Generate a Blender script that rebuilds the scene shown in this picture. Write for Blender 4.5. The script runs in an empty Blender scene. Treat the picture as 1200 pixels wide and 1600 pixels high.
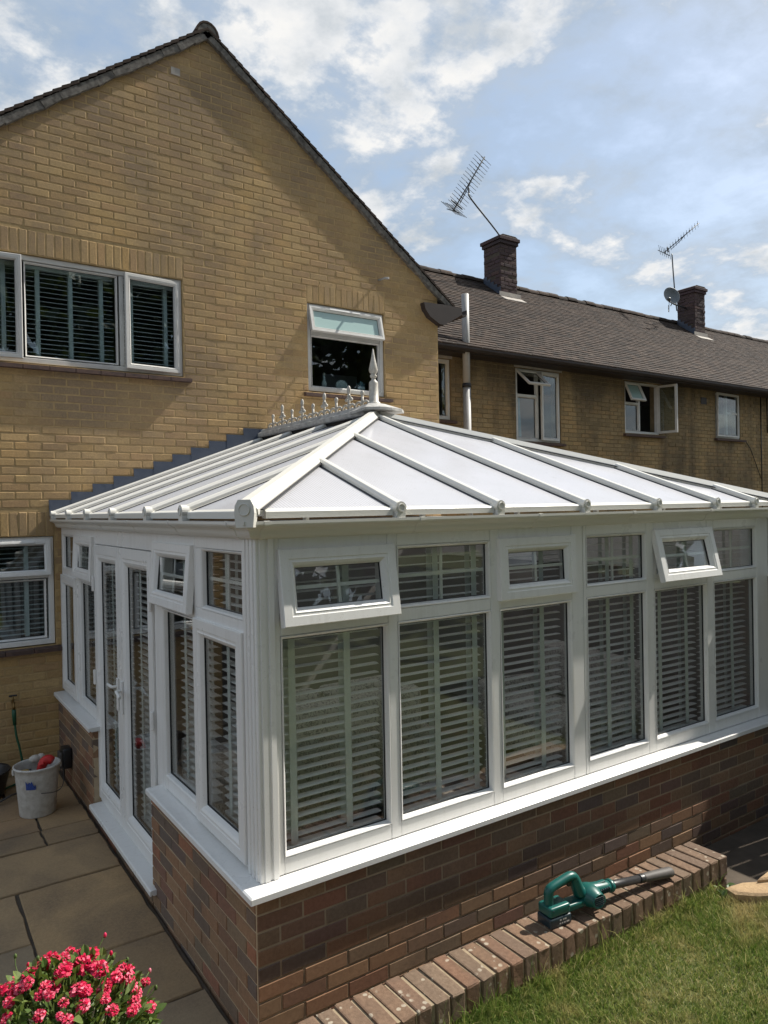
import bpy, bmesh, math, random
import numpy as np
from mathutils import Vector, Matrix
random.seed(7); RNG = np.random.default_rng(7)
R = math.radians
SC = bpy.context.scene
COL = SC.collection

# ------------------------------------------------------------------ camera, sky, sun, exposure
CAM_F, YAW, PITCH, ROLL = 1136.96, 0.5985, -0.0052, -0.0186
CAM_P = Vector((-1.2959, -3.0004, 2.3525))
fwd = Vector((math.sin(YAW)*math.cos(PITCH), math.cos(YAW)*math.cos(PITCH), math.sin(PITCH)))
r0 = Vector((math.cos(YAW), -math.sin(YAW), 0)); u0 = r0.cross(fwd)
rgt = r0*math.cos(ROLL)+u0*math.sin(ROLL); upv = -r0*math.sin(ROLL)+u0*math.cos(ROLL)
cd = bpy.data.cameras.new('camera'); cam = bpy.data.objects.new('camera', cd); COL.objects.link(cam)
cd.sensor_fit = 'VERTICAL'; cd.sensor_height = 36; cd.lens = 36*CAM_F/1600; cd.clip_start = .05; cd.clip_end = 2000
m3 = Matrix((rgt, upv, -fwd)).transposed()
cam.matrix_world = Matrix.Translation(CAM_P) @ m3.to_4x4()
SC.camera = cam
def proj(p):
    d = Vector(p)-CAM_P; w = d.dot(fwd)
    if w < .1: return (-9999, -9999, -1)
    return (600+CAM_F*d.dot(rgt)/w, 800-CAM_F*d.dot(upv)/w, w)

SUN_EL, SUN_AZ = 47.5, 6.8            # height; degrees turned from +X towards -Y
to_sun = Vector((math.cos(R(SUN_EL))*math.cos(R(SUN_AZ)), -math.cos(R(SUN_EL))*math.sin(R(SUN_AZ)), math.sin(R(SUN_EL))))
sl = bpy.data.lights.new('sun', 'SUN'); sun = bpy.data.objects.new('sun', sl); COL.objects.link(sun)
sl.energy = 2.65; sl.angle = R(0.5); sl.color = (1.0, .95, .86)
sun.rotation_euler = to_sun.to_track_quat('Z', 'Y').to_euler(); sun.location = (20, -3, 22)
SC.view_settings.view_transform = 'Standard'; SC.view_settings.look = 'None'
SC.view_settings.exposure = 1.4; SC.view_settings.gamma = 1
SC.view_settings.use_curve_mapping = False
try:
    SC.cycles.max_bounces = 8; SC.cycles.diffuse_bounces = 3; SC.cycles.glossy_bounces = 3
    SC.cycles.transparent_max_bounces = 16; SC.cycles.caustics_reflective = False; SC.cycles.caustics_refractive = False
except Exception: pass

W = bpy.data.worlds.new('World'); SC.world = W; W.use_nodes = True
nt = W.node_tree; nt.nodes.clear()
def N(t, typ, **kw):
    n = t.nodes.new(typ)
    for k, v in kw.items(): setattr(n, k, v)
    return n
def mth(t, op, a, b=None, c=None, clamp=False):
    n = N(t, 'ShaderNodeMath', operation=op, use_clamp=clamp)
    for i, x in enumerate((a, b, c)):
        if x is None: continue
        if isinstance(x, (int, float)): n.inputs[i].default_value = x
        else: t.links.new(x, n.inputs[i])
    return n.outputs[0]
def ramp(t, fac, stops, interp='LINEAR'):
    n = N(t, 'ShaderNodeValToRGB'); cr = n.color_ramp; cr.interpolation = interp
    while len(cr.elements) < len(stops): cr.elements.new(.5)
    for e, (p, c) in zip(cr.elements, stops):
        e.position = p; e.color = (*c, 1) if len(c) == 3 else c
    t.links.new(fac, n.inputs[0]); return n.outputs[0]
def noise(t, vec, scale, detail=4, rough=.55, dist=0.0):
    n = N(t, 'ShaderNodeTexNoise'); n.inputs['Scale'].default_value = scale; n.inputs['Detail'].default_value = detail
    n.inputs['Roughness'].default_value = rough; n.inputs['Distortion'].default_value = dist
    if vec is not None: t.links.new(vec, n.inputs['Vector'])
    return n.outputs['Fac']
def mixc(t, fac, a, b, blend='MIX'):
    n = N(t, 'ShaderNodeMix', data_type='RGBA', blend_type=blend)
    for i, x in ((0, fac), (6, a), (7, b)):
        if isinstance(x, (int, float)): n.inputs[i].default_value = x
        elif isinstance(x, tuple): n.inputs[i].default_value = (*x, 1) if len(x) == 3 else x
        else: t.links.new(x, n.inputs[i])
    return n.outputs[2]

sky = N(nt, 'ShaderNodeTexSky', sky_type='NISHITA'); sky.sun_disc = False
sky.sun_elevation = R(SUN_EL); sky.sun_rotation = R(90+SUN_AZ); sky.air_density = 1.2; sky.dust_density = 2.5; sky.ozone_density = 1.5
tc = N(nt, 'ShaderNodeTexCoord')
sep = N(nt, 'ShaderNodeSeparateXYZ'); nt.links.new(tc.outputs['Generated'], sep.inputs[0])
zz = mth(nt, 'ADD', mth(nt, 'MAXIMUM', sep.outputs[2], 0.0), .22)
cv = N(nt, 'ShaderNodeCombineXYZ')
nt.links.new(mth(nt, 'DIVIDE', sep.outputs[0], zz), cv.inputs[0]); nt.links.new(mth(nt, 'DIVIDE', sep.outputs[1], zz), cv.inputs[1])
mp = N(nt, 'ShaderNodeMapping'); mp.inputs['Location'].default_value = (5.1, 2.2, 1.4); nt.links.new(cv.outputs[0], mp.inputs[0])
cl = noise(nt, mp.outputs[0], 3.1, 13, .60, .08)
big = noise(nt, mp.outputs[0], .9, 3, .5)
cl2 = mth(nt, 'ADD', mth(nt, 'MULTIPLY', cl, .70), mth(nt, 'MULTIPLY', big, .30))
cfac = ramp(nt, cl2, [(.38, (.55, .55, .55)), (.46, (.72, .72, .72)), (.515, (.90, .90, .90)), (.56, (1, 1, 1))])
bright = ramp(nt, cl2, [(.44, (0, 0, 0)), (.505, (.20, .20, .20)), (.55, (1, 1, 1))])
shade = noise(nt, mp.outputs[0], 6.5, 9, .6)
lit = ramp(nt, shade, [(.36, (.62, .67, .72)), (.50, (.86, .88, .90)), (.62, (1.0, .99, .97))])
ccol = mixc(nt, bright, (.37, .475, .60), lit)
skb = N(nt, 'ShaderNodeBackground'); nt.links.new(sky.outputs[0], skb.inputs[0]); skb.inputs[1].default_value = .085
clb = N(nt, 'ShaderNodeBackground'); nt.links.new(ccol, clb.inputs[0]); clb.inputs[1].default_value = .36
ms = N(nt, 'ShaderNodeMixShader'); nt.links.new(cfac, ms.inputs[0]); nt.links.new(skb.outputs[0], ms.inputs[1]); nt.links.new(clb.outputs[0], ms.inputs[2])
wo = N(nt, 'ShaderNodeOutputWorld'); nt.links.new(ms.outputs[0], wo.inputs[0])

# ------------------------------------------------------------------ materials
MATS = {}
def newmat(name):
    m = bpy.data.materials.new(name); m.use_nodes = True; t = m.node_tree; t.nodes.clear()
    out = N(t, 'ShaderNodeOutputMaterial'); MATS[name] = m
    return m, t, out
def pos(t): return N(t, 'ShaderNodeNewGeometry').outputs['Position']
def objco(t): return N(t, 'ShaderNodeTexCoord').outputs['Object']
def bsdf(t, out, col, rough=.6, spec=.5, metal=0.0, bump=None, bstr=.3, bdist=.002):
    b = N(t, 'ShaderNodeBsdfPrincipled'); t.links.new(b.outputs[0], out.inputs[0])
    if isinstance(col, tuple): b.inputs['Base Color'].default_value = (*col, 1)
    else: t.links.new(col, b.inputs['Base Color'])
    if isinstance(rough, (int, float)): b.inputs['Roughness'].default_value = rough
    else: t.links.new(rough, b.inputs['Roughness'])
    b.inputs['Specular IOR Level'].default_value = spec; b.inputs['Metallic'].default_value = metal
    if bump is not None:
        bn = N(t, 'ShaderNodeBump'); bn.inputs['Strength'].default_value = bstr; bn.inputs['Distance'].default_value = bdist
        t.links.new(bump, bn.inputs['Height']); t.links.new(bn.outputs[0], b.inputs['Normal'])
    return b
def rnd_out(t, raw=False):
    a = N(t, 'ShaderNodeAttribute', attribute_name='rnd', attribute_type='GEOMETRY')
    if raw: return a.outputs['Fac']
    oi = N(t, 'ShaderNodeObjectInfo')
    return mth(t, 'FRACT', mth(t, 'ADD', a.outputs['Fac'], oi.outputs['Random']))
def scaled(t, vec, s):
    n = N(t, 'ShaderNodeVectorMath', operation='MULTIPLY'); t.links.new(vec, n.inputs[0]); n.inputs[1].default_value = s
    return n.outputs[0]
def pieces_mat(name, pal, dirt, dirt_amt=.5, dirt_scale=1.1, speck=.5, rough=.85, lichen=None, spec=.3, bdist=.003, dirt_lo=.48, dirt_hi=.68, zdirt=None, vert=.35):
    """brick / tile / stone: a colour per piece, grain, stains that run over several pieces"""
    m, t, out = newmat(name); P = pos(t)
    r = rnd_out(t)
    n = len(pal); c = ramp(t, r, [(i/n, p) for i, p in enumerate(pal)], 'LINEAR')
    g = noise(t, P, 55, 5, .65)
    c = mixc(t, mth(t, 'MULTIPLY', ramp(t, g, [(.35, (0, 0, 0)), (.7, (1, 1, 1))]), speck), c, mixc(t, 1.0, c, (.52, .48, .45), 'MULTIPLY'))
    g2 = noise(t, P, 210, 3, .6)
    c = mixc(t, mth(t, 'MULTIPLY', ramp(t, g2, [(.56, (0, 0, 0)), (.66, (1, 1, 1))]), .55*speck), c, mixc(t, 1.0, c, (.35, .33, .32), 'MULTIPLY'))
    dz = scaled(t, P, (1, 1, vert))
    d = noise(t, dz, dirt_scale, 6, .62, .4)
    if zdirt:
        s = N(t, 'ShaderNodeSeparateXYZ'); t.links.new(P, s.inputs[0])
        zr = N(t, 'ShaderNodeMapRange'); zr.inputs[1].default_value = zdirt[0]; zr.inputs[2].default_value = zdirt[1]
        zr.inputs[3].default_value = 0; zr.inputs[4].default_value = zdirt[2]; t.links.new(s.outputs[2], zr.inputs[0])
        d = mth(t, 'ADD', d, zr.outputs[0])
    df = ramp(t, d, [(dirt_lo, (0, 0, 0)), (dirt_hi, (1, 1, 1))])
    df = mth(t, 'MULTIPLY', df, mth(t, 'ADD', mth(t, 'MULTIPLY', g, .9), .45))
    c = mixc(t, mth(t, 'MULTIPLY', df, dirt_amt, clamp=True), c, dirt)
    if lichen:
        lv = N(t, 'ShaderNodeTexVoronoi'); lv.inputs['Scale'].default_value = lichen[1]; t.links.new(P, lv.inputs['Vector'])
        sel = noise(t, P, lichen[1]*.35, 2)
        ln = mth(t, 'ADD', lv.outputs['Distance'], mth(t, 'MULTIPLY', mth(t, 'SUBTRACT', g, .5), .35))
        lf = mth(t, 'MULTIPLY', ramp(t, ln, [(lichen[2], (1, 1, 1)), (lichen[2]+.06, (0, 0, 0))]), ramp(t, sel, [(.50, (0, 0, 0)), (.56, (1, 1, 1))]))
        c = mixc(t, mth(t, 'MULTIPLY', lf, .62), c, lichen[0])
    h = mth(t, 'ADD', mth(t, 'MULTIPLY', g, .6), mth(t, 'MULTIPLY', g2, .4))
    bsdf(t, out, c, rough, spec, bump=h, bstr=.8, bdist=bdist)
    return m
def plain(name, col, rough=.5, spec=.5, metal=0.0, var=.12, scale=9, bump=0.0, bscale=120, dirtcol=None):
    m, t, out = newmat(name); P = pos(t)
    n1 = noise(t, P, scale, 5, .6)
    dc = dirtcol or tuple(x*.55 for x in col)
    c = mixc(t, mth(t, 'MULTIPLY', ramp(t, n1, [(.38, (0, 0, 0)), (.72, (1, 1, 1))]), var), col, dc)
    b = noise(t, P, bscale, 4, .6) if bump else None
    bsdf(t, out, c, rough, spec, metal, bump=b, bstr=bump, bdist=.002)
    return m

BUFF = pieces_mat('buff_brick', [(.49,.33,.145),(.53,.37,.175),(.45,.30,.13),(.51,.35,.165),(.49,.32,.145),(.55,.38,.185),(.39,.26,.13),(.52,.34,.145),(.47,.305,.15)],
                  (.22,.165,.115), .75, .9, .40, zdirt=(4.4, 7.0, .17), vert=.7, bdist=.003)
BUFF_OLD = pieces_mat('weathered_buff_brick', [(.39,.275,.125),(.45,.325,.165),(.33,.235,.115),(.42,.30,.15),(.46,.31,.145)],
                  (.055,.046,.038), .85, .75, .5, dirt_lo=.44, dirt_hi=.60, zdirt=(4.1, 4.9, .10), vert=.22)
REDB = pieces_mat('mixed_red_brick', [(.29,.15,.088),(.33,.20,.115),(.25,.165,.10),(.15,.12,.105),(.34,.15,.088),(.30,.195,.115),(.26,.125,.078),(.22,.17,.115),(.37,.22,.125),(.18,.13,.10)],
                  (.12,.085,.065), .45, 1.6, .5, bdist=.002)
REDB2 = pieces_mat('coping_brick', [(.22,.14,.09),(.20,.13,.085),(.24,.145,.09),(.175,.12,.085),(.215,.12,.075),(.20,.14,.095)],
                  (.12,.08,.055), .7, 3.2, .75, lichen=((.46,.41,.32), 24, .22), bdist=.004)
DARKB = pieces_mat('sooty_chimney_brick', [(.085,.055,.055),(.10,.062,.06),(.07,.05,.052),(.12,.07,.06),(.09,.058,.062)], (.04,.034,.036), .6, 2.2, .5)
TILE = pieces_mat('brown_roof_tile', [(.060,.044,.036),(.078,.058,.047),(.048,.037,.032),(.095,.072,.058),(.066,.048,.039),(.085,.061,.048),(.042,.034,.030)],
                  (.035,.028,.025), .6, 1.0, .5, lichen=((.26,.24,.20), 14, .13), bdist=.003, spec=.12)
SLAB = pieces_mat('sandstone_slab', [(.43,.29,.155),(.33,.235,.135),(.48,.32,.165),(.37,.265,.155),(.40,.25,.13),(.34,.255,.16)], (.17,.125,.085), .85, 1.3, .35, rough=.8, bdist=.004, vert=1, dirt_lo=.42, dirt_hi=.66)
STONE = pieces_mat('yellow_sandstone', [(.40,.27,.145),(.46,.32,.18)], (.20,.13,.08), .75, 3, .4, bdist=.006, vert=1)
MORT = plain('buff_mortar', (.47,.33,.165), .95, .2, var=.6, scale=14, bump=.6, bscale=160)
MORT_OLD = plain('old_mortar', (.26,.195,.11), .95, .2, var=.8, scale=6, bump=.6, bscale=160)
MORT_TAN = plain('tan_mortar', (.46,.355,.235), .95, .2, var=.5, scale=12, bump=.6, bscale=160)
MORT_DK = plain('dark_mortar', (.11,.088,.068), .95, .2, var=.7, scale=8, bump=.6, bscale=160)
MORT_LT = plain('pale_mortar', (.34,.265,.175), .95, .2, var=.6, scale=25, bump=.7, bscale=120)
VERGE = plain('weathered_verge_mortar', (.20,.185,.165), .95, .2, var=.9, scale=22, bump=.9, bscale=60, dirtcol=(.05,.045,.04))
def upvc_mat(name, col, amt):
    m, t, out = newmat(name); P = pos(t)
    n1 = noise(t, scaled(t, P, (1, 1, .12)), 26, 5, .6); n2 = noise(t, P, 3.0, 4, .6); n3 = noise(t, P, 140, 2, .5)
    f = mth(t, 'MULTIPLY', ramp(t, n1, [(.48, (0, 0, 0)), (.72, (1, 1, 1))]), ramp(t, n2, [(.40, (.15, .15, .15)), (.65, (1, 1, 1))]))
    c = mixc(t, mth(t, 'MULTIPLY', f, amt), col, (.44,.41,.35))
    c = mixc(t, mth(t, 'MULTIPLY', ramp(t, n3, [(.66, (0, 0, 0)), (.72, (1, 1, 1))]), .35), c, (.36,.33,.28))
    bsdf(t, out, c, mth(t, 'ADD', mth(t, 'MULTIPLY', n2, .25), .18), .5, bump=n2, bstr=.08, bdist=.004); return m
UPVC = upvc_mat('white_upvc', (.80,.79,.765), .24)
UPVC_D = plain('weathered_white_upvc', (.62,.61,.58), .35, .5, var=.45, scale=6, dirtcol=(.45,.42,.38))
ALU = plain('cream_white_roof_cap', (.69,.675,.625), .34, .5, var=.15, scale=4, dirtcol=(.62,.58,.48))
GREYW = plain('greyed_ridge_plastic', (.52,.51,.48), .55, .4, var=.75, scale=16, bump=.3, bscale=90, dirtcol=(.20,.19,.18))
CREST = plain('weathered_cresting', (.52,.49,.43), .45, .5, var=.6, scale=35, bump=.3, dirtcol=(.34,.30,.25))
LEAD = plain('blue_grey_lead', (.05,.066,.10), .5, .5, var=.55, scale=9, bump=.4, bscale=30, dirtcol=(.085,.10,.13))
FASCIA = plain('dark_brown_fascia', (.04,.030,.027), .6, .4, var=.5, scale=5, bump=.2)
SILLT = plain('dark_tile_sill', (.12,.075,.06), .75, .3, var=.8, scale=18, bump=.6, dirtcol=(.05,.04,.04))
GASKET = plain('black_gasket', (.02,.02,.022), .5, .4, var=0)
PIPE = plain('pale_grey_pipe', (.37,.365,.355), .5, .4, var=.35, scale=4)
METAL = plain('dull_aerial_metal', (.11,.12,.125), .45, .5, .6, var=.3)
DISH = plain('grey_dish_mesh', (.14,.155,.165), .5, .4, .2, var=.3)
ROOM = plain('dim_plaster', (.30,.29,.28), .9, .2, var=.1)
FLOORT = plain('interior_floor_tile', (.13,.115,.10), .5, .4, var=.3, scale=3)
SLATM = plain('white_blind_slat', (.86,.855,.84), .45, .4, var=.05)
TAPE = plain('pale_teal_ladder_tape', (.68,.715,.69), .85, .2, var=.15, scale=30)
TEAL = plain('teal_green_plastic', (.005,.092,.078), .36, .5, var=.18, scale=22, dirtcol=(.012,.07,.06))
BLACKP = plain('black_plastic', (.018,.018,.02), .38, .5, var=.3, scale=25, dirtcol=(.05,.047,.043))
GREYP = plain('worn_grey_plastic', (.085,.075,.068), .6, .4, var=.6, scale=30, dirtcol=(.05,.045,.04))
DARKN = plain('navy_black_plastic', (.012,.028,.038), .42, .5, var=.3, scale=25)
BUCK = plain('chalky_white_bucket', (.60,.58,.54), .55, .4, var=.7, scale=22, dirtcol=(.36,.33,.28))
REDP = plain('red_rubber', (.52,.02,.02), .5, .4, var=.3, scale=30)
YELP = plain('ochre_sponge', (.42,.28,.08), .8, .3, var=.5, scale=40, bump=.5)
HOSEM = plain('dark_green_hose', (.02,.10,.05), .4, .5, var=.3)
BRASS = plain('dull_brass', (.22,.14,.05), .4, .5, .7, var=.4, scale=40)
BLUEP = plain('blue_print', (.04,.08,.30), .5, .4, var=.4, scale=60)
POT = plain('terracotta_pot', (.36,.15,.08), .8, .3, var=.4, scale=8, bump=.3)
BARK = plain('grey_brown_bark', (.09,.065,.05), .9, .2, var=.6, scale=9, bump=.9, bscale=25)
STEM = plain('green_stem', (.08,.12,.03), .6, .3, var=.3)
FENCE = plain('brown_fence_timber', (.16,.10,.06), .85, .2, var=.5, scale=5, bump=.5, bscale=40)
SOIL = plain('dark_soil', (.05,.04,.03), .95, .1, var=.5, scale=12, bump=.9, bscale=30)
FLASH = plain('pale_cement_flashing', (.42,.38,.33), .8, .3, var=.6, scale=8, bump=.4, dirtcol=(.20,.19,.19))
GLAZEW = plain('white_glazing_bar', (.74,.74,.72), .35, .5, var=.05)
TOWEL = plain('pale_blue_cloth', (.30,.46,.52), .9, .2, var=.4, scale=12)

def glass_mat(name, base=.05, tint=(.95,.965,.955), rough=.0):
    m, t, out = newmat(name)
    lw = N(t, 'ShaderNodeLayerWeight'); lw.inputs['Blend'].default_value = .5
    f = mth(t, 'POWER', lw.outputs['Facing'], 4.5)
    f = mth(t, 'ADD', mth(t, 'MULTIPLY', f, 1-base), base, clamp=True)
    tr = N(t, 'ShaderNodeBsdfTransparent'); tr.inputs[0].default_value = (*tint, 1)
    gl = N(t, 'ShaderNodeBsdfGlossy'); gl.inputs['Roughness'].default_value = rough
    wv = noise(t, pos(t), 1.6, 1, .4)
    bn = N(t, 'ShaderNodeBump'); bn.inputs['Strength'].default_value = .06; bn.inputs['Distance'].default_value = .02
    t.links.new(wv, bn.inputs['Height']); t.links.new(bn.outputs[0], gl.inputs['Normal'])
    mx = N(t, 'ShaderNodeMixShader'); t.links.new(f, mx.inputs[0]); t.links.new(tr.outputs[0], mx.inputs[1]); t.links.new(gl.outputs[0], mx.inputs[2])
    t.links.new(mx.outputs[0], out.inputs[0]); return m
GLASS = glass_mat('window_glass', .07)
GLASSH = glass_mat('house_window_glass', .09, (.80,.86,.87))
def frosted():
    m, t, out = newmat('obscure_glass')
    b = bsdf(t, out, (.36,.50,.48), .22, .5, bump=noise(t, pos(t), 60, 2), bstr=.3)
    return m
FROST = frosted()
def poly_mat():
    m, t, out = newmat('opal_polycarbonate')
    co = objco(t)
    w = N(t, 'ShaderNodeTexWave', wave_type='BANDS', bands_direction='X'); w.inputs['Scale'].default_value = 17.5; w.inputs['Distortion'].default_value = 0
    t.links.new(co, w.inputs['Vector'])
    n = noise(t, pos(t), 2.2, 4)
    c = mixc(t, ramp(t, n, [(.35, (0, 0, 0)), (.7, (1, 1, 1))]), (.86,.86,.90), (.81,.815,.85))
    c = mixc(t, mth(t, 'MULTIPLY', w.outputs['Fac'], .42), c, (.40,.40,.44))
    dn = noise(t, pos(t), 7, 6, .7); d3 = noise(t, pos(t), 70, 2, .5)
    c = mixc(t, mth(t, 'MULTIPLY', ramp(t, dn, [(.52, (0, 0, 0)), (.72, (1, 1, 1))]), .13), c, (.46,.46,.42))
    c = mixc(t, mth(t, 'MULTIPLY', ramp(t, d3, [(.68, (0, 0, 0)), (.73, (1, 1, 1))]), .4), c, (.25,.24,.20))
    d = N(t, 'ShaderNodeBsdfDiffuse'); t.links.new(c, d.inputs[0])
    tl = N(t, 'ShaderNodeBsdfTranslucent'); t.links.new(c, tl.inputs[0])
    g = N(t, 'ShaderNodeBsdfGlossy'); g.inputs['Roughness'].default_value = .18
    a = N(t, 'ShaderNodeMixShader'); a.inputs[0].default_value = .40; t.links.new(d.outputs[0], a.inputs[1]); t.links.new(tl.outputs[0], a.inputs[2])
    lw = N(t, 'ShaderNodeLayerWeight'); lw.inputs['Blend'].default_value = .5
    f = mth(t, 'ADD', mth(t, 'MULTIPLY', mth(t, 'POWER', lw.outputs['Facing'], 4.0), .5), .035)
    b = N(t, 'ShaderNodeMixShader'); t.links.new(f, b.inputs[0]); t.links.new(a.outputs[0], b.inputs[1]); t.links.new(g.outputs[0], b.inputs[2])
    t.links.new(b.outputs[0], out.inputs[0]); return m
POLY = poly_mat()
def fabric_mat():
    m, t, out = newmat('grey_floral_fabric'); P = pos(t)
    v = noise(t, P, 16, 3, .5, 1.5); c = ramp(t, v, [(.44, (.66,.64,.60)), (.50, (.26,.25,.25)), (.55, (.64,.62,.58))])
    bsdf(t, out, c, .95, .1); return m
FABRIC = fabric_mat()
def leafy(name, c1, c2, trans=.35):
    m, t, out = newmat(name)
    r = rnd_out(t); c = ramp(t, r, [(0, c1), (1, c2)])
    d = N(t, 'ShaderNodeBsdfPrincipled'); t.links.new(c, d.inputs['Base Color']); d.inputs['Roughness'].default_value = .5
    tl = N(t, 'ShaderNodeBsdfTranslucent'); t.links.new(mixc(t, .4, c, (.25,.30,.03)), tl.inputs[0])
    a = N(t, 'ShaderNodeMixShader'); a.inputs[0].default_value = trans; t.links.new(d.outputs[0], a.inputs[1]); t.links.new(tl.outputs[0], a.inputs[2])
    t.links.new(a.outputs[0], out.inputs[0]); return m
ROSELEAF = leafy('rose_leaf', (.05,.11,.022), (.19,.25,.07))
TREELEAF = leafy('tree_leaf', (.02,.045,.012), (.05,.085,.025), .2)
def grass_mat():
    m, t, out = newmat('lawn_grass'); P = pos(t)
    r = rnd_out(t, True)
    c = ramp(t, r, [(0, (.095,.165,.027)), (.36, (.18,.245,.047)), (.58, (.33,.335,.095)), (.80, (.56,.47,.22)), (1, (.68,.57,.32))])
    pn = noise(t, P, 2.6, 4, .6)
    sx = N(t, 'ShaderNodeSeparateXYZ'); t.links.new(P, sx.inputs[0])
    c = mixc(t, ramp(t, pn, [(.53, (0, 0, 0)), (.67, (.75, .75, .75))]), c, (.54,.42,.20))
    d = N(t, 'ShaderNodeBsdfPrincipled'); t.links.new(c, d.inputs['Base Color']); d.inputs['Roughness'].default_value = .6; d.inputs['Specular IOR Level'].default_value = .25
    tl = N(t, 'ShaderNodeBsdfTranslucent'); t.links.new(c, tl.inputs[0])
    a = N(t, 'ShaderNodeMixShader'); a.inputs[0].default_value = .3; t.links.new(d.outputs[0], a.inputs[1]); t.links.new(tl.outputs[0], a.inputs[2])
    t.links.new(a.outputs[0], out.inputs[0]); return m
GRASS = grass_mat()
LAWNS = plain('thatch_and_soil', (.13,.135,.06), .95, .1, var=.9, scale=14, bump=1, bscale=60, dirtcol=(.07,.095,.03))
def petal_mat():
    m, t, out = newmat('crimson_petal')
    r = rnd_out(t)
    c = ramp(t, r, [(0, (.50,.004,.045)), (.42, (.72,.010,.080)), (.70, (.80,.045,.15)), (.86, (.84,.28,.36)), (1, (.56,.006,.05))])
    d = N(t, 'ShaderNodeBsdfPrincipled'); t.links.new(c, d.inputs['Base Color']); d.inputs['Roughness'].default_value = .55
    tl = N(t, 'ShaderNodeBsdfTranslucent'); t.links.new(c, tl.inputs[0])
    a = N(t, 'ShaderNodeMixShader'); a.inputs[0].default_value = .3; t.links.new(d.outputs[0], a.inputs[1]); t.links.new(tl.outputs[0], a.inputs[2])
    t.links.new(a.outputs[0], out.inputs[0]); return m
PETAL = petal_mat()

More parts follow.
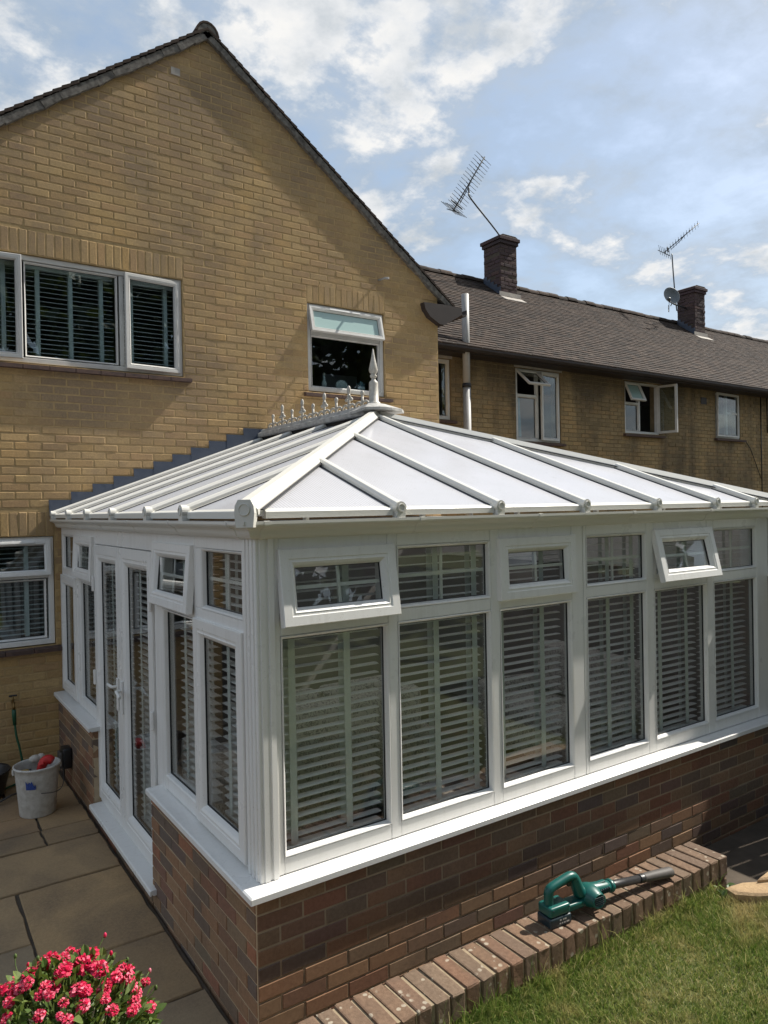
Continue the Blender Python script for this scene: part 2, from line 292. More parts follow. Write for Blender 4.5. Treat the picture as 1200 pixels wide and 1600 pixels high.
# ------------------------------------------------------------------ object helpers
WM = {}                       # object name -> world matrix
def tag(o, label=None, cat=None, group=None, kind=None):
    if label: o['label'] = label
    if cat: o['category'] = cat
    if group: o['group'] = group
    if kind: o['kind'] = kind
    return o
def link(name, data, mw=None, parent=None):
    o = bpy.data.objects.new(name, data); COL.objects.link(o)
    mw = mw or Matrix.Identity(4); WM[o.name] = mw
    if parent is not None:
        o.parent = parent; o.matrix_basis = WM[parent.name].inverted() @ mw
    else: o.matrix_basis = mw
    return o
def thing(name, label, cat, loc=(0, 0, 0), group=None, rz=0):
    return tag(link(name, None, Matrix.Translation(loc) @ Matrix.Rotation(rz, 4, 'Z')), label, cat, group)
class MB:
    def __init__(s): s.v = []; s.f = []; s.r = []; s.sm = []
    def add(s, vs, fs, rnd=0.0, smooth=False, M=None):
        o = len(s.v)
        s.v += [tuple(M @ Vector(p)) for p in vs] if M is not None else [tuple(p) for p in vs]
        s.f += [tuple(i+o for i in f) for f in fs]; s.r += [rnd]*len(fs); s.sm += [smooth]*len(fs); return s
    def box(s, x0, x1, y0, y1, z0, z1, rnd=0.0, M=None):
        return s.add([(x0,y0,z0),(x1,y0,z0),(x1,y1,z0),(x0,y1,z0),(x0,y0,z1),(x1,y0,z1),(x1,y1,z1),(x0,y1,z1)],
              [(3,2,1,0),(4,5,6,7),(0,1,5,4),(1,2,6,5),(2,3,7,6),(3,0,4,7)], rnd, False, M)
    def cbox(s, x0, x1, y0, y1, z0, z1, c=.003, rnd=0.0, M=None):
        """box with every edge chamfered"""
        vs = []
        for X, dx in ((x0, 1), (x1, -1)):
            for Y, dy in ((y0, 1), (y1, -1)):
                for Z, dz in ((z0, 1), (z1, -1)):
                    vs += [(X, Y+dy*c, Z+dz*c), (X+dx*c, Y, Z+dz*c), (X+dx*c, Y+dy*c, Z)]
        bm = bmesh.new(); bv = [bm.verts.new(p) for p in vs]
        h = bmesh.ops.convex_hull(bm, input=bv); bmesh.ops.dissolve_limit(bm, angle_limit=.01, verts=bm.verts, edges=bm.edges)
        bm.verts.index_update()
        s.add([v.co[:] for v in bm.verts], [tuple(v.index for v in f.verts) for f in bm.faces], rnd, False, M); bm.free(); return s
    def prism(s, poly, a0, a1, axis='y', rnd=0.0, M=None, smooth=False):
        """poly in the other two axes, extruded along axis"""
        n = len(poly)
        def P(p, a): return (p[0], a, p[1]) if axis == 'y' else ((a, p[0], p[1]) if axis == 'x' else (p[0], p[1], a))
        vs = [P(p, a0) for p in poly]+[P(p, a1) for p in poly]
        fs = [tuple(range(n)), tuple(range(2*n-1, n-1, -1))]
        s.add(vs, fs, rnd, False, M); o = len(s.v)-2*n
        for i in range(n):
            j = (i+1) % n; s.f.append((o+i, o+n+i, o+n+j, o+j)); s.r.append(rnd); s.sm.append(smooth)
        return s
    def tube(s, pts, rad, n=8, rnd=0.0, M=None, caps=True):
        pts = [Vector(p) for p in pts]; rads = rad if isinstance(rad, (list, tuple)) else [rad]*len(pts)
        vs = []; ref = None
        for i, p in enumerate(pts):
            d = (pts[min(i+1, len(pts)-1)]-pts[max(i-1, 0)]).normalized()
            if ref is None:
                ref = Vector((0, 0, 1)) if abs(d.z) < .9 else Vector((1, 0, 0))
            a = d.cross(ref).normalized(); b = a.cross(d).normalized(); ref = b
            for k in range(n):
                t = 2*math.pi*k/n; vs.append(p+(a*math.cos(t)+b*math.sin(t))*rads[i])
        fs = []
        for i in range(len(pts)-1):
            for k in range(n):
                k2 = (k+1) % n; fs.append((i*n+k, i*n+k2, (i+1)*n+k2, (i+1)*n+k))
        s.add(vs, fs, rnd, True, M)
        if caps:
            o = len(s.v)-len(vs)
            s.f += [tuple(o+k for k in range(n)), tuple(o+len(vs)-1-k for k in range(n))]; s.r += [rnd]*2; s.sm += [False]*2
        return s
    def lathe(s, prof, n=20, M=None, rnd=0.0, smooth=True):
        vs = []; fs = []
        for r, z in prof:
            for k in range(n):
                t = 2*math.pi*k/n; vs.append((r*math.cos(t), r*math.sin(t), z))
        for i in range(len(prof)-1):
            for k in range(n):
                k2 = (k+1) % n; fs.append((i*n+k, i*n+k2, (i+1)*n+k2, (i+1)*n+k))
        return s.add(vs, fs, rnd, smooth, M)
    def ball(s, c, r, M=None, n=10, m=6, rnd=0.0):
        rx, ry, rz = r if isinstance(r, (tuple, list)) else (r, r, r)
        vs = []; fs = []
        for i in range(m+1):
            p = math.pi*i/m
            for k in range(n):
                t = 2*math.pi*k/n; vs.append((c[0]+rx*math.sin(p)*math.cos(t), c[1]+ry*math.sin(p)*math.sin(t), c[2]+rz*math.cos(p)))
        for i in range(m):
            for k in range(n):
                k2 = (k+1) % n; fs.append((i*n+k, (i+1)*n+k, (i+1)*n+k2, i*n+k2))
        return s.add(vs, fs, rnd, True, M)
    def mesh(s, name, mat, center=False, M=None):
        me = bpy.data.meshes.new(name); c = Vector((0, 0, 0)); v = s.v
        if center and v:
            a = np.array(v); c = Vector(((a.min(0)+a.max(0))/2).tolist()); v = [tuple(Vector(p)-c) for p in v]
        me.from_pydata(v, [], s.f); me.materials.append(mat)
        at = me.attributes.new('rnd', 'FLOAT', 'FACE'); at.data.foreach_set('value', s.r)
        me.polygons.foreach_set('use_smooth', s.sm)
        bm = bmesh.new(); bm.from_mesh(me); bmesh.ops.recalc_face_normals(bm, faces=bm.faces); bm.to_mesh(me); bm.free()
        me.update(); return me, c
    def obj(s, name, mat, parent=None, B=None, kind=None):
        """link as ONE object; the mesh was written in the frame B (world if None); origin at its middle"""
        me, c = s.mesh(name, mat, True); B = B or Matrix.Identity(4)
        o = link(name, me, B @ Matrix.Translation(c), parent)
        if kind: o['kind'] = kind
        return o
def rounded(name, boxes, mat, bev, seg=3, parent=None, B=None):
    bm = bmesh.new()
    for (x0, x1, y0, y1, z0, z1) in boxes:
        b2 = bmesh.new(); bmesh.ops.create_cube(b2, size=1)
        for v in b2.verts: v.co = Vector(((x0+x1)/2+v.co.x*(x1-x0), (y0+y1)/2+v.co.y*(y1-y0), (z0+z1)/2+v.co.z*(z1-z0)))
        bmesh.ops.bevel(b2, geom=b2.edges[:]+b2.verts[:], offset=bev, segments=seg, affect='EDGES', profile=.6)
        me = bpy.data.meshes.new('t'); b2.to_mesh(me); b2.free(); bm.from_mesh(me); bpy.data.meshes.remove(me)
    for f in bm.faces: f.smooth = True
    a = np.array([v.co[:] for v in bm.verts]); c = Vector(((a.min(0)+a.max(0))/2).tolist())
    for v in bm.verts: v.co -= c
    me = bpy.data.meshes.new(name); bm.to_mesh(me); bm.free(); me.materials.append(mat)
    return link(name, me, (B or Matrix.Identity(4)) @ Matrix.Translation(c), parent)
def catmull(P, k=6):
    P = [Vector(p) for p in P]; out = []
    for i in range(len(P)-1):
        a = P[max(i-1, 0)]; b = P[i]; c = P[i+1]; d = P[min(i+2, len(P)-1)]
        for j in range(k):
            t = j/k; out.append(.5*((2*b)+(c-a)*t+(2*a-5*b+4*c-d)*t*t+(3*b-a-3*c+d)*t**3))
    out.append(P[-1]); return out
def inpoly(x, y, P):
    r = False; n = len(P)
    for i in range(n):
        x1, y1 = P[i]; x2, y2 = P[(i+1) % n]
        if (y1 > y) != (y2 > y) and x < (x2-x1)*(y-y1)/(y2-y1)+x1: r = not r
    return r
HIDE = [(80,815),(95,795),(415,668),(440,650),(590,625),(640,650),(690,665),(1200,774),(1300,790),(1300,1700),(95,1700)]
def seen_score(p, extra=None):
    x, y, w = proj(p)
    if w < 0 or not (4 < x < 1196 and 4 < y < 1596): return 0
    if extra and not extra(x, y): return 0
    return 1/w

# ------------------------------------------------------------------ brickwork
CO, BL = .079, .238            # course height and brick pitch
BRICK_CACHE = {}
def brick_shape(l, h, d, ch):
    return ([(-l/2+ch,0,-h/2+ch),(l/2-ch,0,-h/2+ch),(l/2-ch,0,h/2-ch),(-l/2+ch,0,h/2-ch),
             (-l/2,ch,-h/2),(l/2,ch,-h/2),(l/2,ch,h/2),(-l/2,ch,h/2),(-l/2,d,-h/2),(l/2,d,-h/2),(l/2,d,h/2),(-l/2,d,h/2)],
            [(0,1,2,3),(4,5,1,0),(5,6,2,1),(6,7,3,2),(7,4,0,3),(8,9,5,4),(9,10,6,5),(10,11,7,6),(11,8,4,7),(11,10,9,8)])
def lay(parent, specs, mat, limit=300, score=None, name='brick', rest='brickwork', d=.05, ch=.004, jit=.0022):
    """specs: (matrix of the brick's face centre, length, height). The largest in view become parts, the rest one part."""
    sc = [(score(M.translation) if score else 1.0)*l*h for M, l, h in specs]
    order = sorted(range(len(specs)), key=lambda i: -sc[i])
    single = set(i for i in order[:limit] if sc[i] > 0)
    mb = MB()
    for i, (M, l, h) in enumerate(specs):
        J = Matrix.Translation((0, max(-1.6*jit, min(.9*jit, random.gauss(0, jit))), 0)) @ Matrix.Rotation(max(-.008, min(.008, random.gauss(0, .005))), 4, 'Z') @ Matrix.Rotation(max(-.012, min(.012, random.gauss(0, .008))), 4, 'X') @ Matrix.Rotation(random.gauss(0, .003), 4, 'Y')
        if i in single:
            key = (round(l, 2), round(h, 3), d, ch, mat.name)
            if key not in BRICK_CACHE:
                b = MB(); b.add(*brick_shape(key[0], key[1], d, ch)); BRICK_CACHE[key] = b.mesh(name, mat)[0]
            link(name, BRICK_CACHE[key], M @ J @ Matrix.Diagonal((l/key[0], 1, h/key[1], 1)), parent)
        else:
            mb.add(*brick_shape(l, h, d, ch), rnd=random.random(), M=M @ J)
    if mb.v: mb.obj(rest, mat, parent, kind='stuff')
def coursed(B, z0, z1, lim, holes=(), joint=.010, zoff=0, shift=0.0):
    """stretcher bond in the frame B (x along, z up, -y outwards); lim(z)->(u0,u1); holes (u0,u1,z0,z1)"""
    out = []; k = 0; z = z0
    while z < z1-.02:
        h = min(CO, z1-z)
        a, b = lim(z+h/2)
        iv = [(a, b)] if b-a > .02 else []
        for (hu0, hu1, hz0, hz1) in holes:
            if hz0 < z+h*.5 < hz1:
                nv = []
                for p, q in iv:
                    if hu1 <= p or hu0 >= q: nv.append((p, q)); continue
                    if hu0 > p: nv.append((p, hu0))
                    if hu1 < q: nv.append((hu1, q))
                iv = nv
        off = shift+(BL/2 if (k+zoff) % 2 else 0)
        for p, q in iv:
            n0 = math.floor((p-off)/BL); u = off+n0*BL
            while u < q-1e-6:
                s = max(u, p); e = min(u+BL, q)
                if e-s > .035:
                    out.append((B @ Matrix.Translation(((s+e)/2, 0, z+h/2)), e-s-joint, h-joint))
                u += BL
        z += CO; k += 1
    return out
def soldiers(B, u0, u1, z0, z1, joint=.010):
    n = max(1, round((u1-u0)/CO)); w = (u1-u0)/n
    return [(B @ Matrix.Translation((u0+(i+.5)*w, 0, (z0+z1)/2)), w-joint, z1-z0-joint) for i in range(n)]
def slab_with_holes(mb, u0, u1, z0, z1, y0, y1, holes, lim=None):
    """flat backing wall cut into boxes round the openings"""
    zs = sorted(set([z0, z1]+[z for h in holes for z in h[2:4] if z0 < z < z1]))
    for a, b in zip(zs[:-1], zs[1:]):
        cuts = sorted([(h[0], h[1]) for h in holes if h[2] < (a+b)/2 < h[3]])
        u = u0
        for p, q in cuts:
            if p > u: mb.box(u, p, y0, y1, a, b)
            u = max(u, q)
        if u < u1: mb.box(u, u1, y0, y1, a, b)
    return mb

# ------------------------------------------------------------------ joinery in a facade frame (x along, z up, -y outwards)
def ring(mb, u0, u1, v0, v1, prof):
    """mitred frame: prof = [(inward offset, y)] swept round the rectangle"""
    n = len(prof); vs = []
    for (cx, cz, sx, sz) in ((u0, v0, 1, 1), (u1, v0, -1, 1), (u1, v1, -1, -1), (u0, v1, 1, -1)):
        for o, y in prof: vs.append((cx+sx*o, y, cz+sz*o))
    fs = []
    for c in range(4):
        c2 = (c+1) % 4
        for i in range(n-1): fs.append((c*n+i, c2*n+i, c2*n+i+1, c*n+i+1))
    return mb.add(vs, fs)
def bead(y): return [(0, y), (.004, y-.003), (.012, y+.004), (.018, y+.022), (.018, y+.045)]
def fixed_pane(parent, B, u0, u1, v0, v1, y, mat=None, frame_mat=None, cross=False, nb=(1, 1)):
    mb = ring(MB(), u0-.018, u1+.018, v0-.018, v1+.018, bead(y)); mb.obj('glazing_bead', frame_mat or UPVC, parent, B)
    g = ring(MB(), u0-.001, u1+.001, v0-.001, v1+.001, [(0, y+.024), (.004, y+.026), (.004, y+.034)]); g.obj('gasket', GASKET, parent, B)
    p = MB().box(u0-.006, u1+.006, y+.032, y+.036, v0-.006, v1+.006).obj('pane', mat or GLASS, parent, B)
    if cross: crossbars(p, B, u0, u1, v0, v1, y+.042)
    return p
def crossbars(p, B, u0, u1, v0, v1, y):
    um, vm = (u0+u1)/2, (v0+v1)/2
    MB().box(um-.009, um+.009, y, y+.008, v0, v1).obj('glazing_bar', GLAZEW, p, B)
    MB().box(u0, um-.0095, y+.001, y+.007, vm-.009, vm+.009).box(um+.0095, u1, y+.001, y+.007, vm-.009, vm+.009).obj('glazing_bar', GLAZEW, p, B)
def sash_profile(w, y=0.0, t=.04):
    return [(0, y+t), (0, y+.004), (.004, y), (w*.52, y), (w*.56, y+.004), (w*.66, y+.004), (w*.72, y+.002), (w*.86, y+.010), (w, y+.028), (w, y+t)]
def sash(parent, B, u0, u1, v0, v1, y, w=.085, hinge='top', ang=0, mat=None, gmat=None, cross=False, flat=False, name='sash'):
    """opening light; outer face at y. flat: pane is a sibling (its parent is already a part)"""
    if hinge == 'top': piv = Vector((0, y+.02, v1)); Rm = Matrix.Rotation(R(-ang), 4, 'X')
    elif hinge == 'left': piv = Vector((u0, y+.02, 0)); Rm = Matrix.Rotation(R(-ang), 4, 'Z')
    else: piv = Vector((u1, y+.02, 0)); Rm = Matrix.Rotation(R(ang), 4, 'Z')
    BB = B @ Matrix.Translation(piv) @ Rm @ Matrix.Translation(-piv)
    mb = ring(MB(), u0, u1, v0, v1, sash_profile(w, y)); ring(mb, u0+.002, u1-.002, v0+.002, v1-.002, [(0, y+.0405), (w-.004, y+.0405)])
    s = mb.obj(name, mat or UPVC, parent, BB)
    pp = parent if flat else s
    g = ring(MB(), u0+w-.001, u1-w+.001, v0+w-.001, v1-w+.001, [(0, y+.029), (.004, y+.030), (.004, y+.039)]); g.obj('gasket', GASKET, pp, BB)
    p = MB().box(u0+w-.008, u1-w+.008, y+.034, y+.038, v0+w-.008, v1-w+.008).obj('pane', gmat or GLASS, pp, BB)
    if cross:
        um, vm, q = (u0+u1)/2, (v0+v1)/2, y+.040
        b = MB().box(um-.009, um+.009, q, q+.006, v0+w, v1-w).box(u0+w, um-.0095, q+.001, q+.005, vm-.009, vm+.009).box(um+.0095, u1-w, q+.001, q+.005, vm-.009, vm+.009)
        b.obj('glazing_bar', GLAZEW, pp, BB)
    return s, BB
def bar(parent, B, name, u0, u1, v0, v1, y0, y1, mat=None, c=.004):
    return MB().cbox(u0, u1, y0, y1, v0, v1, c).obj(name, mat or UPVC, parent, B)

I4 = Matrix.Identity(4)
LEFT = Matrix.Rotation(R(-90), 4, 'Z')       # local x -> -Y, local y -> X : facade facing -X

# ================================================================== SETTING: ground, patio, lawn
PZ = -.11
g = MB().box(-60, 60, -60, 80, PZ-1.0, PZ-.06).obj('ground', SOIL); tag(g, kind='structure')
patio = tag(link('patio', None), kind='structure')
MB().box(-4.5, 0.03, -.9, 4.66, PZ-.05, PZ-.014).obj('patio_bedding', MORT_DK, patio)
MB().box(.031, 6.0, -1.6, .03, PZ-.05, PZ-.014).obj('patio_bedding', MORT_DK, patio)
def slab(x0, x1, y0, y1, z=PZ):
    j = .009; mb = MB(); n = 6
    a, b, c, d = x0+j, x1-j, y0+j, y1-j
    k = lambda: random.uniform(-.006, .006)
    pts = []
    for i in range(n): pts.append((a+(b-a)*i/n, c+k()))
    for i in range(n): pts.append((b+k(), c+(d-c)*i/n))
    for i in range(n): pts.append((b-(b-a)*i/n, d+k()))
    for i in range(n): pts.append((a+k(), d-(d-c)*i/n))
    cx, cy = (a+b)/2, (c+d)/2; dz = random.uniform(-.003, .003)
    top = [(cx+(p[0]-cx)*.985, cy+(p[1]-cy)*.985, z+dz) for p in pts]
    mid = [(p[0], p[1], z+dz-.007) for p in pts]; bot = [(p[0], p[1], z-.04) for p in pts]; m = len(pts)
    fs = [tuple(range(m))]+[(i, (i+1) % m, m+(i+1) % m, m+i) for i in range(m)]+[(m+i, m+(i+1) % m, 2*m+(i+1) % m, 2*m+i) for i in range(m)]
    mb.add(top+mid+bot, fs).obj('slab', SLAB, patio)
ROWS = [(4.1, 4.64, [-1.1, -.5, .02]), (3.57, 4.1, [-1.4, -.75, -.2, .02]), (3.2, 3.57, [-1.5, -.95, -.35, .02]), (2.90, 3.2, [-1.5, -.95, -.36, .02]), (2.27, 2.90, [-1.7, -.98, .02]),
        (1.60, 2.27, [-1.9, -1.3, -.65, .02]), (1.29, 1.60, [-1.9, -1.3, -.65, .02]), (.65, 1.29, [-1.7, -.85, .02]), (.0, .65, [-1.8, -1.1, -.45, .02]), (-.85, 0, [-1.7, -.75, .02])]
for i, (y0, y1, xs) in enumerate(ROWS):
    for a, b in zip(xs[:-1], xs[1:]):
        if y0 == 1.60 and (a, b) == (-.65, .02): slab(a, b, 1.29, 2.27); continue
        if y0 == 1.29 and (a, b) == (-.65, .02): continue
        slab(a, b, y0, y1)
for (x0, x1, y0, y1) in [(2.55,3.3,-.47,.02),(3.3,3.95,-.30,.02),(3.95,4.6,-.47,.02),(3.3,3.95,-.9,-.30),(3.95,4.6,-.95,-.47),(2.9,3.3,-.9,-.47)]:
    slab(x0, x1, y0, y1, PZ-.03)

# lawn sheet and grass
LZ = .258
def lawn_h(x, y): return LZ+.012*math.sin(x*2.1+1)*math.cos(y*1.7)+max(0, (-1.0-y))*.012
lm = MB(); nx, ny = 46, 40; gx = np.concatenate([np.linspace(-.6, 3.6, 36), np.linspace(4, 20, 11)]); gy = np.concatenate([np.linspace(-.735, -3, 28), np.linspace(-3.5, -20, 13)])
vs = [(x, y, lawn_h(x, y)) for y in gy for x in gx]
def lshift(x, y): return (np.clip((x-2.36)/.10, 0, 1))*.155*np.clip(1-(-.735-y)/.6, 0, 1)
vs = [(x, y-float(lshift(x, y)), z) for x, y, z in vs]
fs = [(j*47+i, j*47+i+1, (j+1)*47+i+1, (j+1)*47+i) for j in range(len(gy)-1) for i in range(46)]
lm.add(vs, fs, 0, True); lawn = tag(lm.obj('lawn', LAWNS), kind='structure')
MB().box(-.62, -.60, -20, -.735, PZ-.05, .248).obj('lawn_edge', SOIL, lawn)
def grass():
    nb = 150000
    x = RNG.uniform(-.55, 3.3, nb*2); y = -.742-RNG.uniform(0, 1, nb*2)**1.25*1.75
    keep = ~((x > 2.38) & (y > -.85)) & ~((x > 2.36+np.maximum(0, -.90-y)*1.1) & (y > -1.09)); keep &= (x-.2 > (-.8-y)*.12)
    x = x[keep][:nb]; y = y[keep][:nb]; n = len(x)
    z = LZ+.012*np.sin(x*2.1+1)*np.cos(y*1.7)+np.maximum(0, -1.0-y)*.012-.004
    patch = (np.sin(x*5.3+y*3.1)+np.sin(x*2.2-y*6.3+1.2)+np.sin(x*9+2)*.5)/2.5
    h = RNG.uniform(.013, .033, n)*(1+.35*patch); cl_ = np.sin(x*23+np.sin(y*31))*np.sin(y*27+np.sin(x*19)); h *= np.where(y > -.80, 1.15+RNG.uniform(0, 1.0, n)**4*1.7, 1)*(1+.45*np.maximum(cl_, 0))*(1+RNG.uniform(0, 1, n)**12*1.3)
    a = RNG.uniform(0, 2*np.pi, n); w = RNG.uniform(.0011, .0024, n); lean = RNG.uniform(.2, 1.1, n)*h
    b = RNG.uniform(0, 2*np.pi, n)
    lx, ly = np.cos(b)*lean, np.sin(b)*lean; wx, wy = np.cos(a)*w, np.sin(a)*w
    V = np.zeros((n, 5, 3))
    V[:,0] = np.stack([x-wx, y-wy, z], 1); V[:,1] = np.stack([x+wx, y+wy, z], 1)
    V[:,2] = np.stack([x+lx*.4+wx*.7, y+ly*.4+wy*.7, z+h*.62], 1); V[:,3] = np.stack([x+lx*.4-wx*.7, y+ly*.4-wy*.7, z+h*.62], 1)
    V[:,4] = np.stack([x+lx, y+ly, z+h*.95], 1)
    me = bpy.data.meshes.new('grass'); me.vertices.add(n*5); me.vertices.foreach_set('co', V.reshape(-1))
    base = np.arange(n)*5
    loops = np.stack([base, base+1, base+2, base+3, base+3, base+2, base+4], 1).reshape(-1)
    me.loops.add(n*7); me.loops.foreach_set('vertex_index', loops.astype(np.int32))
    me.polygons.add(n*2)
    ls = np.stack([np.arange(n)*7, np.arange(n)*7+4], 1).reshape(-1); me.polygons.foreach_set('loop_start', ls.astype(np.int32))
    me.update(calc_edges=True)
    r = np.clip(RNG.beta(1.5, 2.6, n)+.10*patch*-1, 0, .999)
    at = me.attributes.new('rnd', 'FLOAT', 'FACE'); at.data.foreach_set('value', np.repeat(r, 2))
    me.materials.append(GRASS)
    o = link('grass', me); tag(o, kind='stuff'); return o
grass()

# ================================================================== THE GABLED HOUSE
GY = 4.65
XL, XR, APX, APZ, TANP = -1.49, 4.85, 1.68, 7.56, .745
house = thing('gabled_house', 'buff brick house with tall gable end and white upstairs windows behind the conservatory', 'house', (APX, 7, PZ))
def glim(z):
    h = (APZ-z)/TANP
    return max(XL, APX-h), min(XR, APX+h)
HOLES = [(-.85, 1.355, 3.80, 4.845), (2.87, 3.975, 3.76, 4.825), (-1.30, .035, 1.09, 2.145), (.75, 2.2, -.1, 2.05)]
SOLD = [(-.86, 1.365, 4.845, 5.082), (2.865, 3.98, 4.825, 5.062), (-1.31, .045, 2.145, 2.382)]
GB = Matrix.Translation((0, GY, 0))
wall = MB()
gaps = HOLES
zt = 4.86
slab_with_holes(wall, XL, XR, PZ-.1, 5.0, GY+.0032, GY+.24, HOLES)
wall.prism([(XL, 5.0), (XR, 5.0), (XR, APZ-(XR-APX)*TANP), (APX, APZ), (XL, APZ-(APX-XL)*TANP)], GY+.0032, GY+.24)
gwall = wall.obj('wall', MORT, house)
specs = coursed(GB, PZ, 7.5, glim, HOLES+SOLD, shift=.06)
for h in SOLD: specs += soldiers(GB, *h)
lay(gwall, specs, BUFF, 300, lambda p: seen_score(p, lambda x, y: not inpoly(x, y, HIDE)), ch=.0055, jit=.0012)
# side walls, back, floors: plain brick-coloured shell
sh = MB().box(XR-.25, XR-.005, GY+.245, 6.3, PZ-.1, 4.95).box(XL+.005, XL+.25, GY+.245, 9.5, PZ-.1, 4.95).box(XL+.25, XR-.26, 9.3, 9.5, PZ-.1, 4.95)
shell = sh.obj('side_wall', MORT, house)
sp = coursed(Matrix.Translation((XR, 0, 0)) @ Matrix.Rotation(R(90), 4, 'Z'), PZ, 4.9, lambda z: (GY+.012, 6.3))
lay(shell, sp, BUFF, 0)
ins = MB().box(XL+.26, XR-.26, GY+.25, 9.29, 2.45, 2.60).box(XL+.26, XR-.26, GY+.25, 9.29, 5.0, 5.1).box(XL+.26, XR-.26, GY+2.7, GY+2.8, -.05, 2.44).box(XL+.26, XR-.26, GY+2.7, GY+2.8, 2.61, 4.99).box(2.2, 2.3, GY+.25, GY+2.69, 2.61, 4.99).box(XL+.26, XR-.26, GY+.25, 9.29, -.1, -.06)
ins.obj('interior_partition', ROOM, house)

def house_window(parent, u0, u1, z0, z1, Y, lights, frame_mat=UPVC_D, gmat=None, B0=None):
    """lights: (u0,u1,v0,v1,kind,angle). The outer frame is the window; sashes and panes are its parts"""
    B = (B0 or Matrix.Translation((0, Y, 0)))
    f = 0.05; y = .028
    w = ring(MB(), u0, u1, z0, z1, [(0, y+.07), (0, y), (.003, y-.003), (f-.004, y-.003), (f, y+.004), (f, y+.07)]).obj('window', frame_mat, parent, B)
    for (a, b, c, d, kind, ang) in lights:
        if kind == 'mull': bar(w, B, 'mullion', a, b, c, d, y+.002, y+.065, frame_mat)
        elif kind == 'fix':
            ring(MB(), a-.016, b+.016, c-.016, d+.016, bead(y+.004)).obj('glazing_bead', frame_mat, w, B)
            ring(MB(), a-.001, b+.001, c-.001, d+.001, [(0, y+.028), (.005, y+.029), (.005, y+.04)]).obj('gasket', GASKET, w, B)
            MB().box(a-.006, b+.006, y+.034, y+.038, c-.006, d+.006).obj('pane', gmat or GLASSH, w, B)
        else:
            s, BB = sash(w, B, a, b, c, d, y-.018, .058, kind, ang, frame_mat, gmat or GLASSH, flat=True)
    return w, B
w1, _ = house_window(house, -.85, 1.352, 3.81, 4.84, GY, [
    (-.24, -.195, 3.865, 4.785, 'mull', 0), (.705, .75, 3.865, 4.785, 'mull', 0),
    (-.165, .67, 3.885, 4.765, 'fix', 0), (.745, 1.325, 3.835, 4.815, 'right', 5), (-.825, -.205, 3.835, 4.815, 'left', 6)])
w2, B2 = house_window(house, 2.875, 3.97, 3.775, 4.82, GY, [
    (2.93, 3.915, 4.45, 4.495, 'mull', 0), (2.945, 3.90, 3.84, 4.43, 'fix', 0)])
s, BB = sash(w2, B2, 2.90, 3.945, 4.47, 4.80, .010, .058, 'top', 13, UPVC_D, FROST, flat=True, name='sash')
MB().cbox(3.18, 3.62, .005, .0095, 4.765, 4.785, .002).obj('trickle_vent', UPVC, w2, BB)
w3, B3 = house_window(house, -1.30, .03, 1.10, 2.14, GY, [
    (-1.25, -.02, 1.74, 1.79, 'mull', 0), (-.60, -.555, 1.16, 1.73, 'mull', 0), (-.60, -.555, 1.80, 2.09, 'mull', 0), (-.52, -.055, 1.175, 1.715, 'fix', 0), (-1.235, -.635, 1.175, 1.715, 'fix', 0)], UPVC)
s, BB = sash(w3, B3, -.575, .005, 1.765, 2.115, .010, .058, 'top', 6, UPVC, GLASSH, flat=True)
MB().cbox(-.50, -.14, .004, .0095, 2.075, 2.098, .002).obj('trickle_vent', UPVC, w3, BB)
sash(w3, B3, -1.275, -.585, 1.765, 2.115, .010, .058, 'top', 0, UPVC, GLASSH, flat=True)
for (a, b, z) in [(-.92, 1.43, 3.797), (2.80, 4.06, 3.757), (-1.40, .08, 1.087)]:
    mb = MB(); n = max(1, round((b-a)/.235)); w = (b-a)/n
    for i in range(n):
        q = MB(); q.prism([(GY-.062, z-.055), (GY+.03, z-.055), (GY+.03, z), (GY-.062, z-.018)], a+i*w+.003, a+(i+1)*w-.003, 'x')
        q.obj('sill_tile', SILLT, gwall)
# overflow pipe and a scar on the gable
MB().tube([(3.905, GY+.02, 5.25), (3.905, GY-.14, 5.235), (3.93, GY-.19, 5.225)], .014, 8).obj('overflow_pipe', PIPE, house)
MB().cbox(1.28, 1.38, GY-.004, GY+.002, 7.02, 7.10, .002).obj('mortar_patch', FLASH, house)

